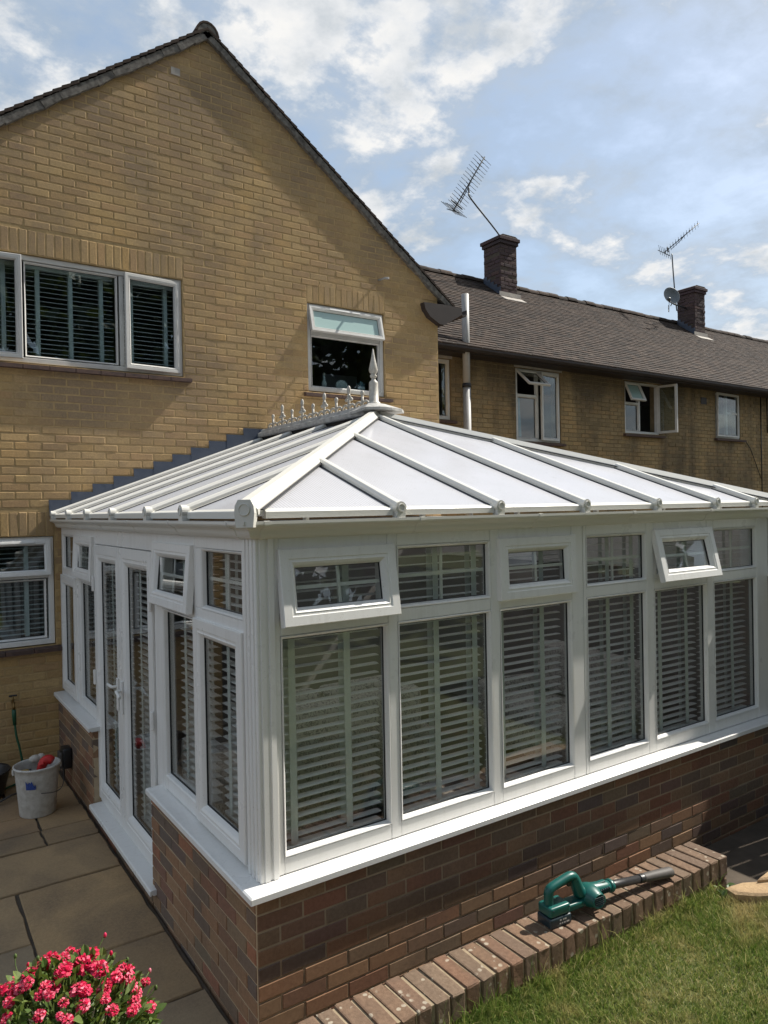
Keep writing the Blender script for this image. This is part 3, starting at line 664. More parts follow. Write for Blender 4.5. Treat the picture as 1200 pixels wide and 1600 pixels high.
# roof of the gable: tiles stepping down both slopes
def tile_slope(parent, O, d, n, u, L, umin, umax, gauge, width, skip, limit, score, mat=TILE, name='tile', flip=0):
    """O: point on the ridge; d down the slope, n outwards, u along"""
    O, d, n, u = Vector(O), Vector(d).normalized(), Vector(n).normalized(), Vector(u).normalized()
    shape = ([(-.5,0,0),(.5,0,0),(.5,1,0),(-.5,1,0),(-.5,0,1),(.5,0,1),(.5,1,1),(-.5,1,1)], [(4,5,6,7),(0,1,5,4),(1,2,6,5),(3,0,4,7),(2,3,7,6)])
    base = MB(); base.add(*shape); me = base.mesh(name, mat)[0]
    items = []; rows = int(L/gauge)
    for k in range(rows+1):
        s = k*gauge
        off = (width/2 if k % 2 else 0); m = int((umax-umin)/width)+1
        for i in range(m):
            a = umin+i*width-off+width/2
            lo, hi = max(a-width/2, umin), min(a+width/2, umax)
            if hi-lo < .03: continue
            a = (lo+hi)/2
            p = O+d*(s+gauge)+u*a
            if skip and skip(p): continue
            items.append((p, hi-lo))
    sc = [score(p) if score else 0 for p, _ in items]
    order = sorted(range(len(items)), key=lambda i: -sc[i]); single = set(i for i in order[:limit] if sc[i] > 0)
    mb = MB(); Rm = Matrix((u, -d, n)).transposed().to_4x4()
    for i, (p, wd) in enumerate(items):
        q = p+n*(.014+random.uniform(-.0015, .002))+d*random.uniform(-.003, .003)
        M = Matrix.Translation(q) @ Rm @ Matrix.Rotation(R(-6.0)+random.gauss(0, .008), 4, 'X') @ Matrix.Rotation(random.gauss(0, .005), 4, 'Y') @ Matrix.Diagonal((wd-.002, gauge*1.75, .019, 1))
        if i in single: link(name, me, M, parent)
        else: mb.add(*shape, rnd=random.random(), M=M)
    if mb.v: mb.obj('tiling', mat, parent, kind='stuff')
TRY, TRZ, TEY, TEZ = 9.15, 7.33, 5.95, 4.96     # terrace ridge and eave
def terr_z(y): return TEZ+(y-TEY)*(TRZ-TEZ)/(TRY-TEY) if y < TRY else TRZ-(y-TRY)*.74
def gab_z(x): return APZ+.06-abs(x-APX)*TANP
c_, s_ = math.cos(math.atan(TANP)), math.sin(math.atan(TANP))
RY0, RY1 = GY-.058, 9.6
deck = MB()
for sg in (1, -1):
    x1 = APX+sg*3.42
    deck.prism([(APX, APZ+.01), (x1, APZ+.01-3.42*TANP), (x1, APZ+.03-3.42*TANP), (APX, APZ+.035)], GY-.03, RY1, 'y')
gdeck = deck.obj('roof', FASCIA, house)
EX = 3.40/c_
def vis_verge(p): return seen_score(p) if p[1] < GY+.6 else 0
tile_slope(gdeck, (APX+.05, 0, APZ+.045-.05*TANP), (c_, 0, -s_), (s_, 0, c_), (0, 1, 0), EX, RY0, RY1, .105, .165, lambda p: p.z < terr_z(p.y)-.06 or p.y > 9.2, 80, vis_verge)
tile_slope(gdeck, (APX-.05, 0, APZ+.045-.05*TANP), (-c_, 0, -s_), (-s_, 0, c_), (0, 1, 0), EX, RY0, RY1, .105, .165, lambda p: p.y > 9.2, 80, vis_verge)
for sg in (1, -1):
    mb = MB(); L = 3.38/c_; k = int(L/.21)
    for i in range(k):                                   # bedding mortar under the verge tiles, in lengths
        a, b = i*L/k, (i+1)*L/k-.003
        def P(s, n): return (APX+sg*(s*c_+n*s_), APZ+.012-s*s_+n*c_)
        e = .006*math.sin(i*2.3)
        mb = MB().prism([P(a, -.052+e*1.6), P(b, -.052-e*1.6), P(b, .020), P(a, .020)], GY-.046-.004*math.sin(i*1.7), GY+.02, 'y')
        mb.obj('verge_mortar', VERGE, gdeck)
for i in range(22):                                      # half-round ridge tiles
    y0 = RY0+.005+i*.20; pr = []
    for k in range(9):
        t = math.pi*(.04+.92*k/8); pr.append((APX+.135*math.cos(t), APZ-.02+.155*math.sin(t)))
    pr2 = [(APX+(x-APX)*.86, APZ-.02+(z-APZ+.02)*.86) for x, z in reversed(pr)]
    MB().prism(pr+pr2, y0, y0+.195+(.01 if i % 2 else 0), 'y', rnd=random.random()).obj('ridge_tile', TILE, gdeck)
MB().prism([(APX+.112*math.cos(math.pi*k/8), APZ-.02+.13*math.sin(math.pi*k/8)) for k in range(9)], RY0+.012, RY0+.15, 'y').obj('ridge_end_mortar', VERGE, gdeck)
# boxed eave at the right-hand foot of the gable
eb = MB().prism([(4.56, 5.045), (4.585, 4.96), (4.66, 4.87), (4.82, 4.79), (4.90, 4.785), (5.21, 4.965), (5.21, 5.05), (4.95, 5.06)], GY-.085, GY+.004, 'y')
eb.prism([(4.852, 4.79), (4.90, 4.785), (5.21, 4.965), (5.21, 5.05), (4.852, 5.06)], GY+.006, 5.9, 'y'); eb.obj('eave_box', FASCIA, house)
MB().prism([(5.21, 4.97), (5.24, 4.945), (5.29, 4.95), (5.31, 4.985), (5.31, 5.04), (5.30, 5.04), (5.295, 4.99), (5.26, 4.965), (5.22, 4.98), (5.215, 5.04), (5.21, 5.04)], GY-.07, 5.85, 'y').obj('gutter', FASCIA, house)

# ================================================================== THE TERRACE BEHIND
TY = 6.30; TX0, TX1 = 4.85, 27.0
terr = thing('terraced_house', 'long row of weathered buff brick houses with brown tiled roof behind the conservatory', 'house', (15, 8, PZ))
TH = [(5.85, 6.43, 3.79, 4.79), (7.92, 9.06, 3.50, 4.80), (10.93, 12.07, 3.77, 4.83), (14.12, 15.12, 3.80, 4.84), (17.6, 18.7, 3.80, 4.84)]
TB = Matrix.Translation((0, TY, 0))
tw = slab_with_holes(MB(), TX0, TX1, PZ-.1, 4.93, TY+.006, TY+.24, TH).obj('wall', MORT_OLD, terr)
ok = lambda x, y: x > 688 and y > 538 and not inpoly(x, y, HIDE)
lay(tw, coursed(TB, 2.2, 4.90, lambda z: (TX0, TX1), TH, shift=.1), BUFF_OLD, 300, lambda p: seen_score(p, ok), ch=.005, jit=.003)
MB().box(TX0, TX1, 12.0, 12.2, PZ-.1, 4.93).box(TX1-.2, TX1, TY+.25, 11.99, PZ-.1, 4.93).box(TX0, TX1-.21, TY+.25, 11.99, 2.4, 2.5).box(TX0, TX1-.21, TY+2.6, TY+2.7, 2.51, 4.9).obj('interior_partition', ROOM, terr)
def twin(u0, u1, z0, z1, lights): return house_window(terr, u0, u1, z0, z1, TY, lights, UPVC_D)
twin(5.855, 6.425, 3.795, 4.785, [(5.92, 6.36, 3.86, 4.72, 'fix', 0)])
q, B = twin(7.925, 9.055, 3.505, 4.795, [(8.46, 8.51, 3.56, 4.74, 'mull', 0), (7.98, 8.455, 4.30, 4.345, 'mull', 0), (7.995, 8.44, 3.575, 4.285, 'fix', 0), (8.525, 9.035, 3.53, 4.77, 'right', 6)])
sash(q, B, 7.95, 8.475, 4.33, 4.77, .010, .05, 'top', 48, UPVC_D, GLASSH, flat=True)
MB().prism([(8.0, 3.56), (8.16, 3.56), (8.12, 4.29), (8.02, 4.29)], .12, .15, 'y').obj('curtain', TOWEL, q, B)
q, B = twin(10.935, 12.065, 3.775, 4.825, [(11.40, 11.45, 3.83, 4.77, 'mull', 0), (10.985, 11.395, 4.36, 4.405, 'mull', 0), (11.0, 11.38, 3.845, 4.345, 'fix', 0)])
sash(q, B, 10.96, 11.425, 4.385, 4.80, .010, .05, 'top', 24, UPVC_D, FROST, flat=True)
sash(q, B, 11.64, 12.045, 3.80, 4.80, .010, .05, 'right', 104, UPVC_D, GLASSH, flat=True)
q, B = twin(14.125, 15.115, 3.805, 4.835, [(14.6, 14.64, 3.86, 4.78, 'mull', 0), (14.65, 15.07, 4.36, 4.40, 'mull', 0)])
sash(q, B, 14.145, 15.10, 3.83, 4.82, .010, .05, 'right', 3, UPVC_D, GLASSH, flat=True)
twin(17.605, 18.695, 3.805, 4.835, [(18.12, 18.17, 3.86, 4.78, 'mull', 0), (17.67, 18.10, 3.875, 4.77, 'fix', 0), (18.19, 18.63, 3.875, 4.77, 'fix', 0)])
for (a, b, z) in [(5.80, 6.50, 3.787), (7.86, 9.12, 3.497), (10.86, 12.16, 3.767), (14.06, 15.26, 3.797), (17.5, 18.8, 3.797)]:
    MB().prism([(TY-.07, z-.06), (TY+.03, z-.06), (TY+.03, z), (TY-.07, z-.02)], a, b, 'x').obj('window_sill', SILLT, tw)
for (a, b, z) in [(5.82, 6.46, 4.795), (7.88, 9.10, 4.805), (10.88, 12.12, 4.835), (14.08, 15.17, 4.845)]:
    MB().cbox(a, b, TY-.012, TY+.005, z, z+.05, .003).obj('lintel', FLASH, tw)
for (x, z) in [(13.55, 4.52), (16.9, 4.5)]:
    MB().cbox(x, x+.22, TY-.006, TY+.004, z, z+.15, .002).obj('air_brick', FASCIA, tw)
# roof, soffit, gutter
slopeL = math.hypot(TRY-TEY, TRZ-TEZ); td = Vector((0, -(TRY-TEY), -(TRZ-TEZ)))/slopeL; tn = Vector((0, -(TRZ-TEZ), TRY-TEY))/slopeL
rb = MB().prism([(TEY, TEZ-.03), (TEY, TEZ), (TRY, TRZ), (TRY+3.3, TRZ-2.44), (TRY+3.3, TRZ-2.48), (TRY, TRZ-.05)], TX0+.01, TX1, 'x')
troof = rb.obj('roof', FASCIA, terr)
def okt(x, y): return x > 655 and not (748 < x < 812 and y < 480) and not (1058 < x < 1106 and y < 535)
tile_slope(troof, (0, TRY, TRZ+.012), td, tn, (1, 0, 0), slopeL+.03, TX0+.05, TX1, .105, .168, lambda p: p.z < gab_z(p.x)-.05 and p.x < 7, 300, lambda p: seen_score(p, okt))
for i in range(int((TX1-TX0)/.33)):
    x0 = TX0+i*.33
    pr = [(TRY+.13*math.cos(math.pi*k/8), TRZ-.015+.11*math.sin(math.pi*k/8)) for k in range(9)]
    MB().prism(pr, x0+.004, x0+.326, 'x', rnd=random.random(), M=Matrix.Translation((0, random.gauss(0, .005), random.gauss(0, .007)))).obj('ridge_tile', TILE, troof)
MB().box(TX0+.02, TX1, TEY+.03, TY-.005, 4.84, 4.865).box(TX0+.02, TX1, TEY+.01, TEY+.029, 4.83, 4.955).obj('soffit', FASCIA, terr)
MB().prism([(TEY+.005, 4.945), (TEY+.005, 4.87), (TEY-.025, 4.845), (TEY-.075, 4.85), (TEY-.10, 4.885), (TEY-.10, 4.945), (TEY-.09, 4.945), (TEY-.088, 4.89), (TEY-.07, 4.862), (TEY-.03, 4.857), (TEY-.005, 4.88), (TEY-.005, 4.945)], 5.35, TX1, 'x').obj('gutter', FASCIA, terr)
px = 6.51; pipe = MB().tube([(px, 5.995, 1.0), (px, 5.995, 4.30)], .064, 12).obj('vent_pipe', PIPE, terr)
MB().tube([(px, 5.995, 4.345), (px, 5.995, 5.80)], .061, 12).obj('pipe_upper', PIPE, pipe)
MB().tube([(px, 5.995, 4.29), (px, 5.995, 4.35)], .074, 12).obj('pipe_collar', GASKET, pipe)
for (x, ya) in [(16.0, 1.2), (16.28, 4.0)]:
    MB().tube([(x, TY-.012, 4.85), (x+.01, TY-.014, ya)], .011, 6).obj('wall_cable', GASKET, terr)
MB().tube([(15.3, TY-.02, 3.76), (15.5, TY-.02, 3.6), (15.95, TY-.02, 2.9)], .008, 6).obj('wall_cable', GASKET, terr)
# chimneys
def chimney(x0, x1, y0, y1, ztop):
    zb = terr_z(y0)-.35
    core = MB().box(x0+.008, x1-.008, y0+.008, y1-.008, zb, ztop-.16).obj('chimney', MORT_DK, troof)
    sp = []
    sp += coursed(Matrix.Translation((0, y0, 0)), zb+.16, ztop-.17, lambda z: (x0, x1), zoff=0, shift=x0)
    sp += coursed(Matrix.Translation((x0, 0, 0)) @ LEFT, zb+.16, ztop-.17, lambda z: (-y1, -y0-.012), zoff=1, shift=-y1)
    sp += coursed(Matrix.Translation((x1, 0, 0)) @ Matrix.Rotation(R(90), 4, 'Z'), zb+.16, ztop-.17, lambda z: (y0+.012, y1), zoff=1, shift=y1)
    for M, l, h in sp:
        J = M @ Matrix.Translation((0, random.gauss(0, .005), 0))
        b = MB(); b.add(*brick_shape(l, h, .05, .006)); b.obj('brick', DARKB, core, J)
    for i, (e, a, b) in enumerate([(.028, -.175, -.10), (.055, -.10, -.02)]):
        MB().cbox(x0-e, x1+e, y0-e, y1+e, ztop+a, ztop+b-.004, .008).obj('oversailing_course', DARKB, core)
    MB().prism([(x0-.03, ztop-.025), (x1+.03, ztop-.025), (x1-.06, ztop+.02), (x0+.06, ztop+.02)], y0-.03, y1+.03, 'y').obj('flaunching', MORT_DK, core)
    zf = terr_z(y0)
    MB().prism([(y0-.006, zf+.13), (y0-.012, zf+.13), (y0-.016, zf+.035), (y0-.20, zf-.085), (y0-.20, zf-.103), (y0-.006, zf+.0)], x0-.05, x1+.08, 'x').obj('apron_flashing', FLASH, core)
    st = MB()
    k = 5
    for i in range(k):
        a, b = y0+(y1-y0)*i/k, y0+(y1-y0)*(i+1)/k
        st.prism([(a, terr_z(a)-.02), (b, terr_z(b)-.02), (b, terr_z(b)+.16), (a, terr_z(b)+.16)], x0-.012, x0-.001, 'x')
    st.obj('side_flashing', LEAD, core)
chimney(9.70, 10.20, 8.50, 9.03, 8.20)
chimney(16.85, 17.34, 8.50, 9.03, 8.22)
# aerials and dish
def aerial(name, label, mast, P0, P1, n, el, refl_up):
    t = thing(name, label, 'aerial', mast[0], 'television aerials on the chimneys')
    MB().tube(catmull(mast, 5), .017, 8).obj('mast', METAL, t)
    P0, P1 = Vector(P0), Vector(P1); d = (P1-P0).normalized(); sd = Vector((1, .0, 0)); sd = (sd-d*sd.dot(d)).normalized(); up = sd.cross(d).normalized()
    if up.z < 0: up = -up
    MB().tube([P0, P1], .013, 6).obj('boom', METAL, t)
    for i in range(n):
        c = P0+(P1-P0)*((i+.5)/n)
        e = MB().tube([c-sd*el, c+sd*el], .0048, 5); e.tube([c-sd*el*.28+up*.012, c+sd*el*.28+up*.012], .010, 5); e.obj('director', METAL, t)
    for k in range(6):
        q = P0+up*((k-2.5)*.075)+d*.03
        MB().tube([q-sd*(.10+el*.6), q+sd*(.10+el*.6)], .0055, 5).obj('reflector', METAL, t)
    MB().tube([P0+up*.22, P0-up*.22], .010, 5).obj('reflector_post', METAL, t)
    c = P0+d*.14
    lp = [c+sd*el*.75*math.cos(a)+up*.035*math.sin(a) for a in np.linspace(0, 2*math.pi, 17)]
    MB().tube(lp, .009, 6, caps=False).obj('dipole', METAL, t)
    m = P0.lerp(P1, .42); MB().tube([P0+d*.18-up*.07, m-up*.05, P0.lerp(P1, .62)], .009, 6).obj('brace', METAL, t)
    return t
aerial('tv_aerial', 'tall bent-mast television aerial with many rods on the nearer chimney', [(9.86, 8.62, 7.95), (9.84, 8.62, 8.2), (8.65, 8.2, 8.60), (8.58, 8.2, 8.72), (8.57, 8.2, 8.83)], (8.36, 8.45, 8.40), (8.75, 7.9, 9.38), 17, .24, .2)
aerial('tv_aerial', 'slim television aerial on an upright mast beside the dish on the farther chimney', [(16.46, 8.78, 7.55), (16.40, 8.78, 7.9), (16.30, 8.76, 8.5), (16.25, 8.76, 9.05)], (15.95, 8.8, 9.03), (16.72, 8.25, 9.80), 13, .105, .2)
dish = thing('satellite_dish', 'grey mesh satellite dish on the side of the farther chimney', 'satellite dish', (15.75, 8.55, 7.75))
DB = Matrix.Translation((15.76, 8.5, 7.76)) @ Vector((-.34, -.88, .22)).to_track_quat('Z', 'Y').to_matrix().to_4x4()
MB().lathe([(0, 0), (.12, .012), (.22, .045), (.285, .085), (.292, .085), (.29, .075), (.22, .03), (.12, -.006), (0, -.02)], 24, M=DB @ Matrix.Scale(.80, 4)).obj('reflector_bowl', DISH, dish)
MB().tube([(15.78, 8.55, 7.70), (16.2, 8.7, 7.68), (16.84, 8.75, 7.66)], .022, 8).obj('bracket', METAL, dish)
MB().tube([(15.7, 8.45, 7.50), (15.45, 8.25, 7.48), (15.18, 8.15, 7.50)], .014, 6).obj('feed_arm', METAL, dish)
MB().ball((15.15, 8.13, 7.52), (.06, .05, .045)).obj('receiver', METAL, dish)
MB().tube(catmull([(15.16, 8.13, 7.48), (15.25, 8.2, 7.25), (15.45, 8.35, 7.3), (15.6, 8.45, 7.5)]), .007, 5).obj('cable', GASKET, dish)

# ================================================================== THE CONSERVATORY
cons = thing('conservatory', 'white framed conservatory with hipped translucent roof on a low brick wall', 'conservatory', (2.3, 2.3, PZ))
WR = 4.60; SB, ST = .60, .632
FY = .10
# dwarf wall
bx = .042
dm = MB().box(bx+.0045, WR, bx+.0045, bx+.2, PZ-.1, SB-.002).box(bx+.0045, bx+.2, bx+.201, 1.625, PZ-.1, SB-.002).box(bx+.0045, bx+.2, 3.215, 4.645, PZ-.1, SB-.002).box(bx+.03, bx+.25, 1.626, 3.214, PZ-.1, -.022)
dw = dm.obj('dwarf_wall', MORT_TAN, cons)
FB = Matrix.Translation((0, bx, 0)); LB = Matrix.Translation((bx, 0, 0)) @ LEFT
z0 = SB-9*CO-CO
sp = coursed(FB, z0, SB-.001, lambda z: (bx, WR-.09), zoff=0, shift=bx)
sp += coursed(LB, z0, SB-.001, lambda z: (-1.63, -bx-.012), zoff=1, shift=-bx)
sp += coursed(LB, z0, SB-.001, lambda z: (-4.645, -3.21), zoff=1, shift=-bx)
sp += coursed(LB, z0, -.03, lambda z: (-3.20, -1.64), zoff=1, shift=-bx)
lay(dw, sp, REDB, 300, lambda p: seen_score(p), ch=.003, jit=.0011)
# tall side wall at the far right, stepping forward, with its own ledge
rm = MB().box(4.575, 4.80, -.075, 4.60, PZ-.1, 1.745).obj('side_wall', MORT_TAN, cons)
sp = coursed(Matrix.Translation((0, -.08, 0)), z0, 1.74, lambda z: (4.568, 4.81), shift=4.568)
sp += coursed(Matrix.Translation((4.568, 0, 0)) @ LEFT, z0, 1.74, lambda z: (-.045, .068), shift=-.2)
lay(rm, sp, REDB, 60, lambda p: seen_score(p))
MB().cbox(4.53, 4.86, -.115, 4.60, 1.750, 1.782, .004).obj('sill', UPVC, cons)
MB().cbox(4.56, 4.66, -.07, 4.60, 1.784, 2.235, .004).obj('side_panel', UPVC, cons)
MB().box(WR-.03, 4.574, .10, 4.60, PZ-.1, 1.745).obj('side_lining', ROOM, cons)
# sills
def sill(B, u0, u1, y0, y1, z0=SB, z1=ST, name='sill', mitre0=0, mitre1=0):
    pr = [(y0, z0), (y0, z1-.006), (y0+.008, z1), (y1, z1+.004), (y1, z0), (y0+.02, z0+.0), (y0+.02, z0+.006), (y0+.008, z0+.006), (y0+.008, z0)]
    mb = MB(); mb.prism(pr, u0, u1, 'x')
    if mitre0 or mitre1:
        for i, v in enumerate(mb.v):
            if mitre0 and abs(v[0]-u0) < 1e-6: mb.v[i] = (u0+(v[1]-y0)*mitre0, v[1], v[2])
            if mitre1 and abs(v[0]-u1) < 1e-6: mb.v[i] = (u1-(v[1]-y0)*mitre1, v[1], v[2])
    return mb.obj(name, UPVC, cons, B)
sill(I4, 0.0015, 4.56, 0, .17, mitre0=1)
sill(LEFT, -1.60, -.0015, 0, .17, mitre1=1)
sill(LEFT, -4.63, -3.15, 0, .17)
sill(LEFT, -3.19, -1.54, 0, .19, -.022, .012, 'door_sill')
# corner post: fluted L section
def post():
    d = .088
    P = [(.245, d+.006), (.225, d+.006), (.222, d-.002), (.200, d-.002), (.197, d+.006), (.185, d+.006), (.182, d-.002), (.155, d-.004), (.152, d+.004), (.140, d+.004), (.137, d-.004), (.112, d-.004), (.110, d+.003), (.100, d)]
    front = [(min(a, .185), b) for a, b in P if a <= .19]
    outer = [(b, a) for a, b in P]                    # from far along Y to the corner
    outer += [(d+.002, d+.004), (d+.006, d+.0)]
    outer += list(reversed(front))
    outer += [(.185, .17), (.17, .17), (.17, .245)]
    return MB().prism(outer, ST+.005, 2.225, 'z').obj('corner_post', UPVC, cons)
post()
# ---- front facade
def front_bars():
    for (a, b) in [(.186, .217), (.833, .894), (1.549, 1.618), (2.229, 2.335), (2.340, 2.368), (2.984, 3.064), (3.696, 3.782), (4.382, 4.545)]:
        bar(cons, I4, 'mullion', a, b, ST+.006, 2.232, FY, FY+.07)
    G = [(.235,.815),(.912,1.531),(1.636,2.211),(2.386,2.966),(3.082,3.678),(3.80,4.364)]
    for i, (a, b) in enumerate(G):
        a2, b2 = a-.0175, b+.0175
        bar(cons, I4, 'bottom_rail', a2, b2, ST+.006, .717, FY+.001, FY+.069)
        bar(cons, I4, 'transom', a2, b2, 1.758, 1.827, FY+.001, FY+.069)
        bar(cons, I4, 'head_rail', a2, b2, 2.155, 2.232, FY+.001, FY+.069)
        fixed_pane(cons, I4, a, b, .735, 1.74, FY)
        if i % 2: fixed_pane(cons, I4, a, b, 1.845, 2.137, FY, cross=True)
        else:
            r = ring(MB(), a2, b2, 1.827, 2.155, [(0, FY+.002), (.03, FY+.002), (.03, FY+.069)]); r.obj('sash_rebate', UPVC, cons)
    sash(cons, I4, .205, .868, 1.802, 2.166, FY-.022, .088, 'top', 8, cross=True)
    sash(cons, I4, 1.60, 2.25, 1.806, 2.166, FY-.022, .088, 'top', 2.2, cross=True)
    sash(cons, I4, 3.045, 3.735, 1.802, 2.168, FY-.022, .088, 'top', 13, cross=True)
front_bars()
# ---- left facade (u = -Y)
def left_bars():
    B = LEFT
    for (a, b) in [(.235, .258), (.905, .945), (1.50, 1.668), (3.262, 3.295), (3.86, 4.0), (4.585, 4.645)]:
        lo = ST+.006 if not (1.45 < a < 1.6 or 3.2 < a < 3.27) else .012
        bar(cons, B, 'mullion', -b, -a, lo, 2.232, FY, FY+.07)
    def rails(a, b, tr=True):
        bar(cons, B, 'bottom_rail', -b, -a, ST+.006, .717, FY+.001, FY+.069)
        bar(cons, B, 'transom', -b, -a, 1.758, 1.827, FY+.001, FY+.069)
        bar(cons, B, 'head_rail', -b, -a, 2.155, 2.232, FY+.001, FY+.069)
    rails(.2585, .9045); rails(.9455, 1.4995); rails(3.2955, 3.8595); rails(4.0005, 4.5845)
    # bay nearest the post: fixed top light over a side-hung sash
    fixed_pane(cons, B, -.80, -.275, 1.845, 2.137, FY, cross=True)
    bar(cons, B, 'mullion', -.9045, -.8185, 1.8275, 2.1545, FY+.001, FY+.069)
    sash(cons, B, -.915, -.250, .66, 1.770, FY-.020, .10, 'right', 0)
    # next bay: open top light over fixed glass
    fixed_pane(cons, B, -1.480, -.965, .735, 1.74, FY)
    sash(cons, B, -1.63, -.925, 1.785, 2.166, FY-.022, .088, 'top', 5, cross=True)
    # beyond the doors
    fixed_pane(cons, B, -3.84, -3.315, .735, 1.74, FY)
    sash(cons, B, -3.985, -3.295, 1.79, 2.16, FY-.022, .088, 'top', 3, cross=True)
    fixed_pane(cons, B, -4.565, -4.02, 1.845, 2.137, FY, cross=True)
    sash(cons, B, -4.63, -3.985, .66, 1.770, FY-.020, .10, 'right', 0)
    # french doors
    bar(cons, B, 'door_head', -3.2615, -1.6685, 2.105, 2.232, FY+.001, FY+.069)
    bar(cons, B, 'threshold', -3.2615, -1.6685, .013, .045, FY+.001, FY+.069)
    for (a, b, hs) in [(-3.245, -2.475, 'r'), (-2.468, -1.685, 'l')]:
        s, BB = sash(cons, B, a, b, .05, 2.10, FY-.014, .135, 'right', 0, name='door')
        for z in (.30, 1.02, 1.78):
            hx = a-.012 if hs == 'r' else b-.014
            MB().cbox(hx, hx+.026, FY-.034, FY-.016, z-.06, z+.06, .004).obj('hinge', UPVC, s, B)
        if hs == 'r':
            h = MB().cbox(b-.075, b-.043, FY-.030, FY-.015, .90, 1.14, .004); h.tube(catmull([(b-.058, FY-.03, 1.08), (b-.06, FY-.062, 1.08), (b-.09, FY-.068, 1.083), (b-.17, FY-.066, 1.08)], 4), .011, 8); h.obj('handle', UPVC, s, B)
        else:
            h = MB().cbox(a+.04, a+.07, FY-.030, FY-.015, .90, 1.14, .004); h.tube(catmull([(a+.055, FY-.03, 1.07), (a+.058, FY-.062, 1.07), (a+.09, FY-.068, 1.07), (a+.165, FY-.066, 1.045)], 4), .011, 8); h.obj('handle', UPVC, s, B)
left_bars()
# fascia, gutter, brackets
def sweep(prof, stops, name, mat, parent=cons):
    """stops: (x, y, ox, oy): profile (o, z) is placed at (x+ox*o, y+oy*o, z)"""
    vs = []; n = len(prof); fs = []
    for (x, y, ox, oy) in stops: vs += [(x+ox*o, y+oy*o, z) for o, z in prof]
    for i in range(len(stops)-1):
        for k in range(n-1): fs.append((i*n+k, i*n+k+1, (i+1)*n+k+1, (i+1)*n+k))
    return MB().add(vs, fs).obj(name, mat, parent)
c0 = .130
sweep([(0, 2.216), (.0, 2.245), (-.02, 2.245)], [(c0, 4.64, -1, 0), (c0, c0, -1, -1), (4.70, c0, 0, -1)], 'eaves_trim', UPVC)
gp = [(0, 2.219), (.040, 2.219), (.060, 2.222), (.074, 2.230), (.082, 2.243), (.086, 2.258), (.096, 2.270), (.112, 2.276), (.126, 2.283), (.130, 2.290), (.130, 2.304), (.122, 2.304), (.120, 2.290), (.095, 2.280), (.08, 2.262), (.06, 2.236), (.0, 2.236)]
sweep(gp, [(c0, 4.66, -1, 0), (c0, c0, -1, -1), (4.95, c0, 0, -1)], 'gutter', ALU)
MB().prism([(c0-o, z) for o, z in gp[:12]], 4.655, 4.66, 'y').obj('gutter_stop', ALU, cons)
def clip(x, y, left):
    pr = [(o+.003, z-.002) for o, z in gp[1:12]]+[(o-.002, z+.002) for o, z in reversed(gp[1:12])]
    if left: MB().prism([(c0-o, z) for o, z in pr], y, y+.028, 'y').obj('gutter_clip', ALU, cons)
    else: MB().prism([(c0-o, z) for o, z in pr], x, x+.028, 'x').obj('gutter_clip', ALU, cons)
for x in (.10, .98, 1.85, 2.72, 3.6): clip(x, 0, False)
for y in (.20, 1.05, 1.9, 2.8, 3.7): clip(0, y, True)
# ---- roof
EZ, E0 = 2.350, .042
AX, AY, AZ = 2.30, 2.38, 3.17
fs_ = (AZ-EZ)/(AY-E0); ls_ = (AZ-EZ)/(AX-E0)
RE = 2*AX-E0                      # right eave line
def fz(y): return EZ+(y-E0)*fs_
def lz(x): return EZ+(x-E0)*ls_
def hip_y(x): return E0+(x-E0)*(AY-E0)/(AX-E0) if x <= AX else E0+(RE-x)*(AY-E0)/(RE-AX)
FX = [.86, 1.55, 2.275, 3.0, 3.70, 4.22]
LY = [.855, 1.515, 2.37, 3.17, 3.89]
T = .025
# front panels: cut from the triangle between the bars
def panel(poly):
    n = len(poly); a, b, c = Vector(poly[0]), Vector(poly[1]), Vector(poly[2]); nn = (b-a).cross(c-a).normalized()
    if nn.z < 0: nn = -nn
    u = Vector((1, 0, 0)) if abs(nn.x) < abs(nn.y) else Vector((0, 1, 0)); w = nn.cross(u).normalized()
    B = Matrix((u, w, nn)).transposed().to_4x4(); cc = sum((Vector(p) for p in poly), Vector())/n
    B.translation = cc; Bi = B.inverted()
    q = [Bi @ Vector(p) for p in poly]
    mb = MB(); mb.add([(p.x, p.y, 0) for p in q]+[(p.x, p.y, -T) for p in q], [tuple(range(n)), tuple(range(2*n-1, n-1, -1))]+[(i, (i+1) % n, n+(i+1) % n, n+i) for i in range(n)])
    me, _ = mb.mesh('roof_panel', POLY); link('roof_panel', me, B, cons)
xs = [E0]+FX+[RE]
for a, b in zip(xs[:-1], xs[1:]):
    pts = [(a, E0, EZ), (b, E0, EZ)]
    if b < RE: pts.append((b, hip_y(b), fz(hip_y(b))))
    if a < AX < b: pts.append((AX, AY, AZ))
    if a > E0: pts.append((a, hip_y(a), fz(hip_y(a))))
    panel(pts)
def hip_x(y): return E0+(y-E0)*(AX-E0)/(AY-E0) if y < AY else AX
ys = [E0]+LY+[4.64]
for a, b in zip(ys[:-1], ys[1:]):
    pts = [(E0, b, EZ), (E0, a, EZ)]
    if a > E0: pts.append((hip_x(a), a, lz(hip_x(a))))
    if a < AY < b: pts.append((AX, AY, AZ))
    pts.append((hip_x(b), b, lz(hip_x(b)))); panel(pts)
    rp = [(2*AX-x, y, z) for x, y, z in reversed(pts)]; panel(rp)
